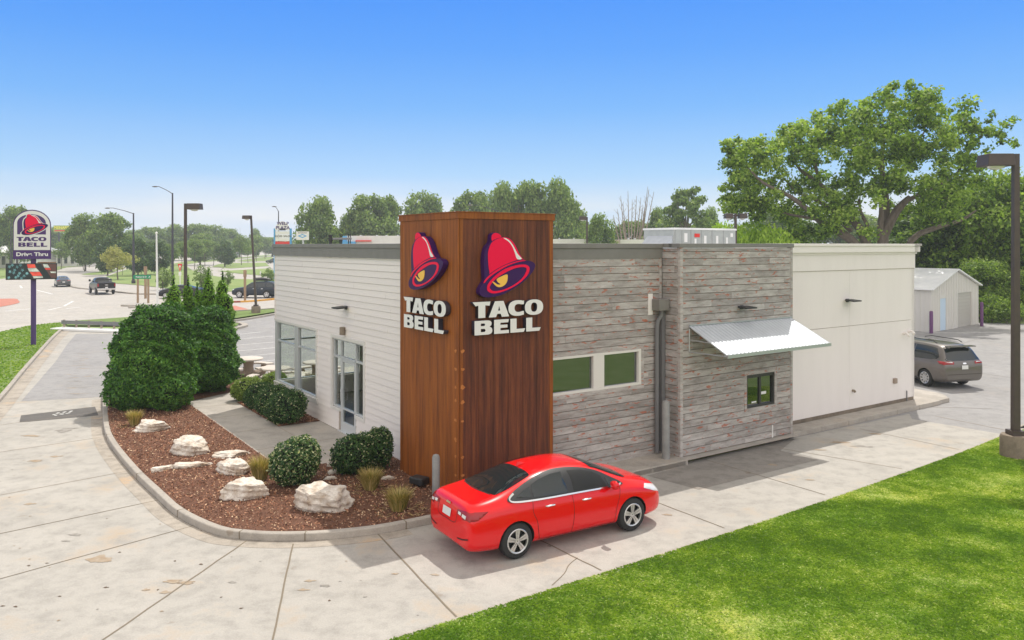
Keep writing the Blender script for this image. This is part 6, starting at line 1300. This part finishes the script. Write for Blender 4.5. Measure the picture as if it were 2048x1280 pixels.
MB().box(-.12, .12, 0, .2, 0, Z(478)).build('pole', 'steel', o); MB().box(X_(593), X_(618), -.2, 0, Z(480), Z(463)).build('sign_board', 'sign_white', o)
shape([[(X_(595.5), Z(472)), (X_(605.5), Z(468)), (X_(615), Z(472)), (X_(605.5), Z(476))], [(X_(600), Z(472)), (X_(605.5), Z(470)), (X_(611), Z(472)), (X_(605.5), Z(474))]], .02, sframe((0, -.2, 0)), 'logo', 'sign_blue', o)
text('MOTOR SPORT', .2, .01, sframe((0, -.205, Z(466))), 'lettering', 'dark_side', o, bold=.004)
dd = 260; k = dd/F; o = thing('billboard', 'yellow-green billboard with a red band on two posts', 'sign', D(127, dd)); X_ = lambda x: (x-127)*k; Z = lambda y: H-(y-HY)*k
pm('board_green', (.32, .42, .12), rough=.6); pm('board_yellow', (.85, .75, .10), rough=.6)
for x in (117, 137): MB().box(X_(x)-.2, X_(x)+.2, 0, .4, 0, Z(463)).build('post', 'dark_pole', o)
MB().box(X_(108), X_(146), -.3, 0, Z(464.5), Z(451)).build('panel', 'board_green', o); MB().box(X_(110), X_(144.5), -.34, -.3, Z(462.5), Z(460)).build('band', 'yield_red', o)
text('MENARDS', 1.25, .03, sframe((0, -.31, Z(455.6))), 'lettering', 'board_yellow', o, bold=.04, sxx=1.05)
# lane end barrier
g0, g1 = G(121, 659), G(252, 664); o = thing('guard_rail', 'low gray rail on white concrete base closing the end of the drive lane', 'barrier', g0, math.atan2(g1.y-g0.y, g1.x-g0.x)); Lr = (g1-g0).length
m = MB(); m.box(-.1, Lr, -.75, .25, .0, .16); m.build('base', 'letter_white', o, bevel=.03)
m = MB(); m.box(0.0, Lr, .06, .12, .38, .62); m.build('rail', 'pipe_gray', o)
for i in range(6): x = .08+i*(Lr-.2)/5; MB().box(x, x+.10, .12, .22, .1, .66).build('post', 'table_base', o)
# bollards
g = G(872, 1013); m = MB(); m.lathe([(.001, 0), (.085, 0), (.085, 1.02), (.065, 1.075), (.001, 1.10)], 20); o = m.build('bollard', 'pipe_gray', smooth=True); pm('bollard_gray', (.22, .22, .215), rough=.6, col2=(.28, .28, .27), scale=4); o.data.materials[0] = M['bollard_gray']; o.location = (g.x, g.y, .05); tag(o, 'round-topped gray steel bollard between the red car and the rusty tower', 'bollard')
m = MB(); m.lathe([(.001, 0), (.10, 0), (.10, 1.42), (.08, 1.5), (.001, 1.53)], 20); o = m.build('bollard', 'bollard_gray', smooth=True); o.location = W(6.12, -.25, .15); tag(o, 'tall gray pipe bollard under the rain leader box', 'bollard')
# floodlight at the tower foot
o = thing('flood_light', 'black floodlight lying at the foot of the rusty tower', 'lamp', W(-.25, 1.35, .14), A0+R(20)); MB().box(-.14, .14, -.20, .20, .06, .22).build('housing', 'black_metal', o, bevel=.03); MB().box(-.03, .03, -.03, .03, 0, .08).build('stake', 'black_metal', o)
# hanging window sign inside the corner window
m = MB()
for a in range(0, 360, 15): pass
tor = [(.17*math.cos(R(a)), .24*math.sin(R(a)), 0) for a in range(0, 361, 20)]
m.M = Matrix.Translation(W(.58, 11.85, 2.52)) @ sframe((0, 0, 0), A0-R(90)); m.tube(tor, .035, 6, 0); m.tube([(-.1, .05, 0), (.1, .05, 0)], .03, 6); m.tube([(-.1, -.08, 0), (.1, -.08, 0)], .03, 6); m.tube([(0, .24, 0), (0, .4, 0)], .006, 4)
pm('neon', (.5, .04, .02), rough=.4); o = m.build('window_sign', 'neon', smooth=True); tag(o, 'small round red sign hanging inside the corner window', 'sign')
# picnic tables of concrete
def ptable(loc, rz, label, octo=False):
    o = thing('picnic_table', label, 'table', loc, rz, 'concrete picnic tables on the patio'); m = MB(); m.lathe([(.001, .70), (.56, .70), (.60, .72), (.60, .76), (.57, .78), (.001, .78)], 28 if not octo else 8); m.build('tabletop', 'table_concrete', o, smooth=not octo)
    m = MB(); m.lathe([(.001, 0), (.30, 0), (.24, .12), (.20, .40), (.23, .70), (.001, .70)], 16); m.build('pedestal', 'table_base', o, smooth=True)
    for i in range(4):
        a = R(45+90*i); b = MB(); seg = [(.95*math.cos(a+t), .95*math.sin(a+t)) for t in np.linspace(-.48, .48, 9)]; o1 = offset(seg, .17); o2 = offset(seg, -.17)
        b.prism([(p.x, p.y) for p in o1]+[(p.x, p.y) for p in o2[::-1]], .40, .47); bn = b.build('bench', 'table_concrete', o, bevel=.015)
        q = MB(); q.tube([(.22*math.cos(a), .22*math.sin(a), .12), (.55*math.cos(a), .55*math.sin(a), .10), (.82*math.cos(a), .82*math.sin(a), .22), (.93*math.cos(a), .93*math.sin(a), .40)], [.12, .10, .09, .11], 8); q.build('bench_arm', 'table_base', bn, smooth=True)
def tl(x, y, dz=0): p = G(x, y, .13+.75); return Vector((p.x, p.y, .125))
ptable(tl(497, 717), .35, 'round concrete picnic table next to the evergreens'); ptable(tl(552, 736), .9, 'concrete picnic table at the corner of the restaurant, partly behind the glass', True); ptable(W(3.1, 16.6, .125), .2, 'concrete picnic table seen through the corner window', True)
# rooftop unit and pipes
ru = thing('rooftop_unit', 'pale gray rooftop air handler with a red label', 'air conditioner', W(11.7, 4.8, 5.2), A0); m = MB(); m.box(0, 3.3, 0, 1.5, .0, 1.06); m.build('casing', 'unit_gray', ru, bevel=.01)
MB().box(-.03, 3.33, -.03, 1.53, 1.06, 1.13).build('lid', 'metal_roof', ru, bevel=.01)
m = MB(); m.add([(0, .05, .05), (0, 1.3, .05), (-.45, 1.3, .42), (-.45, .05, .42), (0, .05, .85), (0, 1.3, .85)], [(0, 1, 2, 3), (3, 2, 5, 4), (0, 3, 4), (1, 5, 2), (0, 4, 5, 1)]); m.build('hood', 'galv', ru)
for x in (.05, .40, .86, 1.4, 1.98, 2.6): MB().box(x, x+.012, -.006, 0, .02, 1.05).build('panel_seam', 'pipe_gray', ru)
m = MB(); m.box(.52, .68, -.012, -.002, .62, .94); m.box(1.05, 1.15, -.012, -.002, .55, .75); m.box(1.55, 1.68, -.012, -.002, .52, .86); m.box(2.2, 2.32, -.012, -.002, .55, .86); m.box(2.75, 2.85, -.012, -.002, .5, .8); m.box(3.0, 3.14, -.012, -.002, .82, .96); m.build('label_plates', 'letter_white', ru)
MB().box(1.05, 1.32, -.014, -.002, .80, .93).build('warning_label', 'yield_red', ru)
def roof_at(x, d): p = D(x, d); return Vector((p.x, p.y, 5.2))
k = 26/F; o = thing('vent_pipe', 'black gooseneck vent with a horizontal pipe on the roof left of the tower', 'pipe', roof_at(661, 26)); z = lambda y: H-(y-HY)*k-5.2; m = MB(); m.tube([(0, 0, 0), (0, 0, z(473))], .05, 8); m.lathe([(.001, z(474)), (.07, z(474)), (.07, z(469.5)), (.001, z(469))], 12); m.lathe([(.001, z(482)), (.075, z(482)), (.075, z(476)), (.001, z(476))], 12); m.build('pipe', 'black_metal', o, smooth=True)
MB().tube([(.02, 0, z(478)), ((702-661)*k, .1, z(477))], .035, 8).build('cross_pipe', 'pipe_gray', o, smooth=True)
for x0, lb in ((680, 'left pair of thin black pipes on the roof left of the tower'), (697, 'right pair of thin black pipes on the roof left of the tower')):
    o = thing('roof_pipes', lb, 'pipe', roof_at(x0, 26.3)); 
    for dx in (0, .06): MB().tube([(dx, 0, 0), (dx, 0, z(467.5))], .018, 6).build('pipe', 'black_metal', o)
# shed with its posts
sp0 = G(1863, 665); shA = math.atan2(G(1957, 648).y-sp0.y, G(1957, 648).x-sp0.x); SL = (G(1957, 648)-sp0).length; sh = thing('storage_shed', 'beige metal shed with white gabled roof and a roller door', 'shed', sp0, shA)
DW = 9.0; eh, rh = 2.82, 3.95; m = MB(); wfs = wframe((0, 0, 0), (1, 0)); m.M = wfs
ops_ = [(1.45, 2.45, 0, 2.15), (4.55, 7.15, 0, 2.4)]
for c in cells(0, SL, 0, eh, ops_): m.box(c[0], c[1], c[2], c[3], -.15, 0)
m.M = None; m.add([(0, 0, eh), (SL, 0, eh), (SL*.5, 0, rh), (0, .15, eh), (SL, .15, eh), (SL*.5, .15, rh)], [(0, 1, 2), (5, 4, 3), (0, 3, 4, 1), (1, 4, 5, 2), (2, 5, 3, 0)])
m.box(0, .15, .15, DW, 0, eh); m.box(SL-.15, SL, .15, DW, 0, eh); m.box(0, SL, DW, DW+.1, 0, eh)
for i in range(int(SL/.3)):
    x = .1+i*.3; top = eh+(rh-eh)*(1-abs(x-SL/2)/(SL/2))-.04
    if not any(a-.05 < x < b for a, b, _, _ in ops_): m.box(x, x+.05, -.025, .0, 0, top)
    else: m.box(x, x+.05, -.025, .0, 2.45, top)
for i in range(int(DW/.3)): m.box(-.025, 0, .1+i*.3, .15+i*.3, 0, eh)
m.build('wall', 'metal_siding', sh)
for s, nm in ((0, 'a'), (1, 'b')):
    m = MB(); x0, x1 = (-.22, SL/2) if s == 0 else (SL/2, SL+.22); z0, z1 = (eh-.05, rh+.06) if s == 0 else (rh+.06, eh-.05)
    m.add([(x0, -.2, z0), (x1, -.2, z1), (x1, DW, z1), (x0, DW, z0), (x0, -.2, z0+.09), (x1, -.2, z1+.09), (x1, DW, z1+.09), (x0, DW, z0+.09)], [(0, 3, 2, 1), (4, 5, 6, 7), (0, 1, 5, 4), (1, 2, 6, 5), (2, 3, 7, 6), (3, 0, 4, 7)]); m.build('roof', 'metal_roof', sh)
MB(wfs).box(1.45, 2.45, 0, 2.15, -.08, -.03).build('door', 'shed_door', sh); m = MB(wfs)
for i in range(10): m.box(4.55, 7.15, i*.24, i*.24+.232, -.12, -.08)
m.build('roller_door', 'roller_door', sh)
for x, y, h, lb in ((1862, 665, 1.45, 'purple post at the left corner of the shed'), (1962, 651, 1.7, 'purple post at the right corner of the shed')):
    g = G(x, y); o = MB().lathe([(.001, 0), (.11, 0), (.11, h-.05), (.07, h), (.001, h)], 12).build('guard_post', 'bollard_purple', smooth=True); o.location = (g.x-.25, g.y-.5, 0); tag(o, lb, 'bollard', 'purple posts guarding the shed')
g = G(2040, 627); o = thing('picket_fence', 'short pale picket fence panel at the right edge before the wood', 'fence', g); 
for i in range(9): MB().box(i*.22, i*.22+.10, -.02, .02, .05, 1.15).build('picket', 'steel', o)
MB().box(0, 2.0, .02, .05, .35, .42).build('rail', 'steel', o); MB().box(0, 2.0, .02, .05, .85, .92).build('rail', 'steel', o)
# far buildings
o = thing('big_store', 'long white flat-roofed store behind the restaurant roof', 'building', D(683, 122)); k = 122/F; X_ = lambda x: (x-683)*k; Z = lambda y: H-(y-HY)*k
pm('store_white', (.72, .70, .68), rough=.8, col2=(.62, .60, .58), scale=.4); pm('store_tan', (.55, .46, .40), rough=.8)
m = MB(); m.box(X_(690), X_(800), 0, 30, 0, Z(471.5)); m.box(X_(800), X_(1010), .5, 30, 0, Z(473)); m.box(X_(1010), X_(1215), 0, 30, 0, Z(478)); m.box(X_(1240), X_(1300), -.3, 30, 0, Z(479)); m.build('wall', 'store_white', o)
MB().box(X_(684), X_(712), -.6, 6, 0, Z(483)).build('blue_front', 'sign_blue', o); MB().box(X_(686), X_(694), -.3, .0, 0, Z(472)).build('blue_pier', 'sign_blue', o)
MB().box(X_(712), X_(743), -.4, 0, Z(483), Z(480.5)).build('red_sign', 'yield_red', o); MB().box(X_(1215), X_(1240), -.2, 28, 0, Z(480)).build('tan_bay', 'store_tan', o)
m = MB()
for i in range(12): m.add([(X_(1175+i*1.6), -3+.0, Z(489)), (X_(1176+i*1.6), -3, Z(489)), (X_(1181+i*1.6), -.2, Z(478.5)), (X_(1180+i*1.6), -.2, Z(478.5))], [(0, 1, 2, 3)])
m.build('awning', 'sign_blue', o)
for x in (712, 745, 765, 788, 1120, 1150, 1195, 1262, 1275): MB().box(X_(x), X_(x+2.5), 3, 4, Z(480), Z(469.5 if x < 800 else 475.5)).build('roof_vent', 'steel', o)
def hall(x0, x1, d, ytop, yeave, lb, nm, dep=20, roofmat='metal_roof', wall='store_white', wins=4):
    k = d/F; o = thing(nm, lb, 'building', D(x0, d)); L_ = (x1-x0)*k; ze, zr = H-(yeave-HY)*k, H-(ytop-HY)*k; MB().box(0, L_, 0, dep, 0, ze).build('wall', wall, o)
    m = MB(); m.add([(-.5, -.6, ze), (L_+.5, -.6, ze), (L_+.5, dep*.45, zr), (-.5, dep*.45, zr), (-.5, dep+.6, ze), (L_+.5, dep+.6, ze)], [(0, 1, 2, 3), (3, 2, 5, 4), (0, 3, 4), (1, 5, 2), (0, 4, 5, 1)]); m.build('roof', roofmat, o)
    for i in range(wins): a = L_*(i+.25)/wins; MB().box(a, a+L_/wins*.45, -.05, 0, .8, ze*.75).build('window', 'car_glass', o)
hall(-60, 30, 200, 485, 505, 'white gabled building at the far left edge', 'roadside_building', wins=6)
hall(112, 192, 215, 490, 500, 'pale low building behind the young trees right of the pylon sign', 'roadside_building', wall='store_white', wins=6)
hall(395, 430, 390, 486, 490, 'small pale building under the far tree line', 'roadside_building', wins=3); hall(215, 250, 240, 498, 505, 'low white building behind the dark trees', 'roadside_building', wins=3)
o = thing('radio_mast', 'thin mast above the far tree line', 'mast', D(480, 430)); m = MB(); m.tube([(0, 0, 0), (0, 0, 5.7+36*430/F)], [.25, .1], 5); m.build('mast', 'steel', o)
# air: thin haze fading the far trees
hz = MB(); hz.box(-430, 430, -20, 470, -1.2, 48); hb = hz.build('haze', 'joint'); tag(hb, kind='stuff')
hm = bpy.data.materials.new('haze'); hm.use_nodes = True; nt = hm.node_tree; nt.nodes.remove(nt.nodes['Principled BSDF']); pv = nt.nodes.new('ShaderNodeVolumePrincipled')
pv.inputs['Color'].default_value = (.86, .92, 1, 1); pv.inputs['Density'].default_value = .0005; pv.inputs['Anisotropy'].default_value = .2; nt.links.new(pv.outputs[0], nt.nodes['Material Output'].inputs['Volume']); hb.data.materials.clear(); hb.data.materials.append(hm)
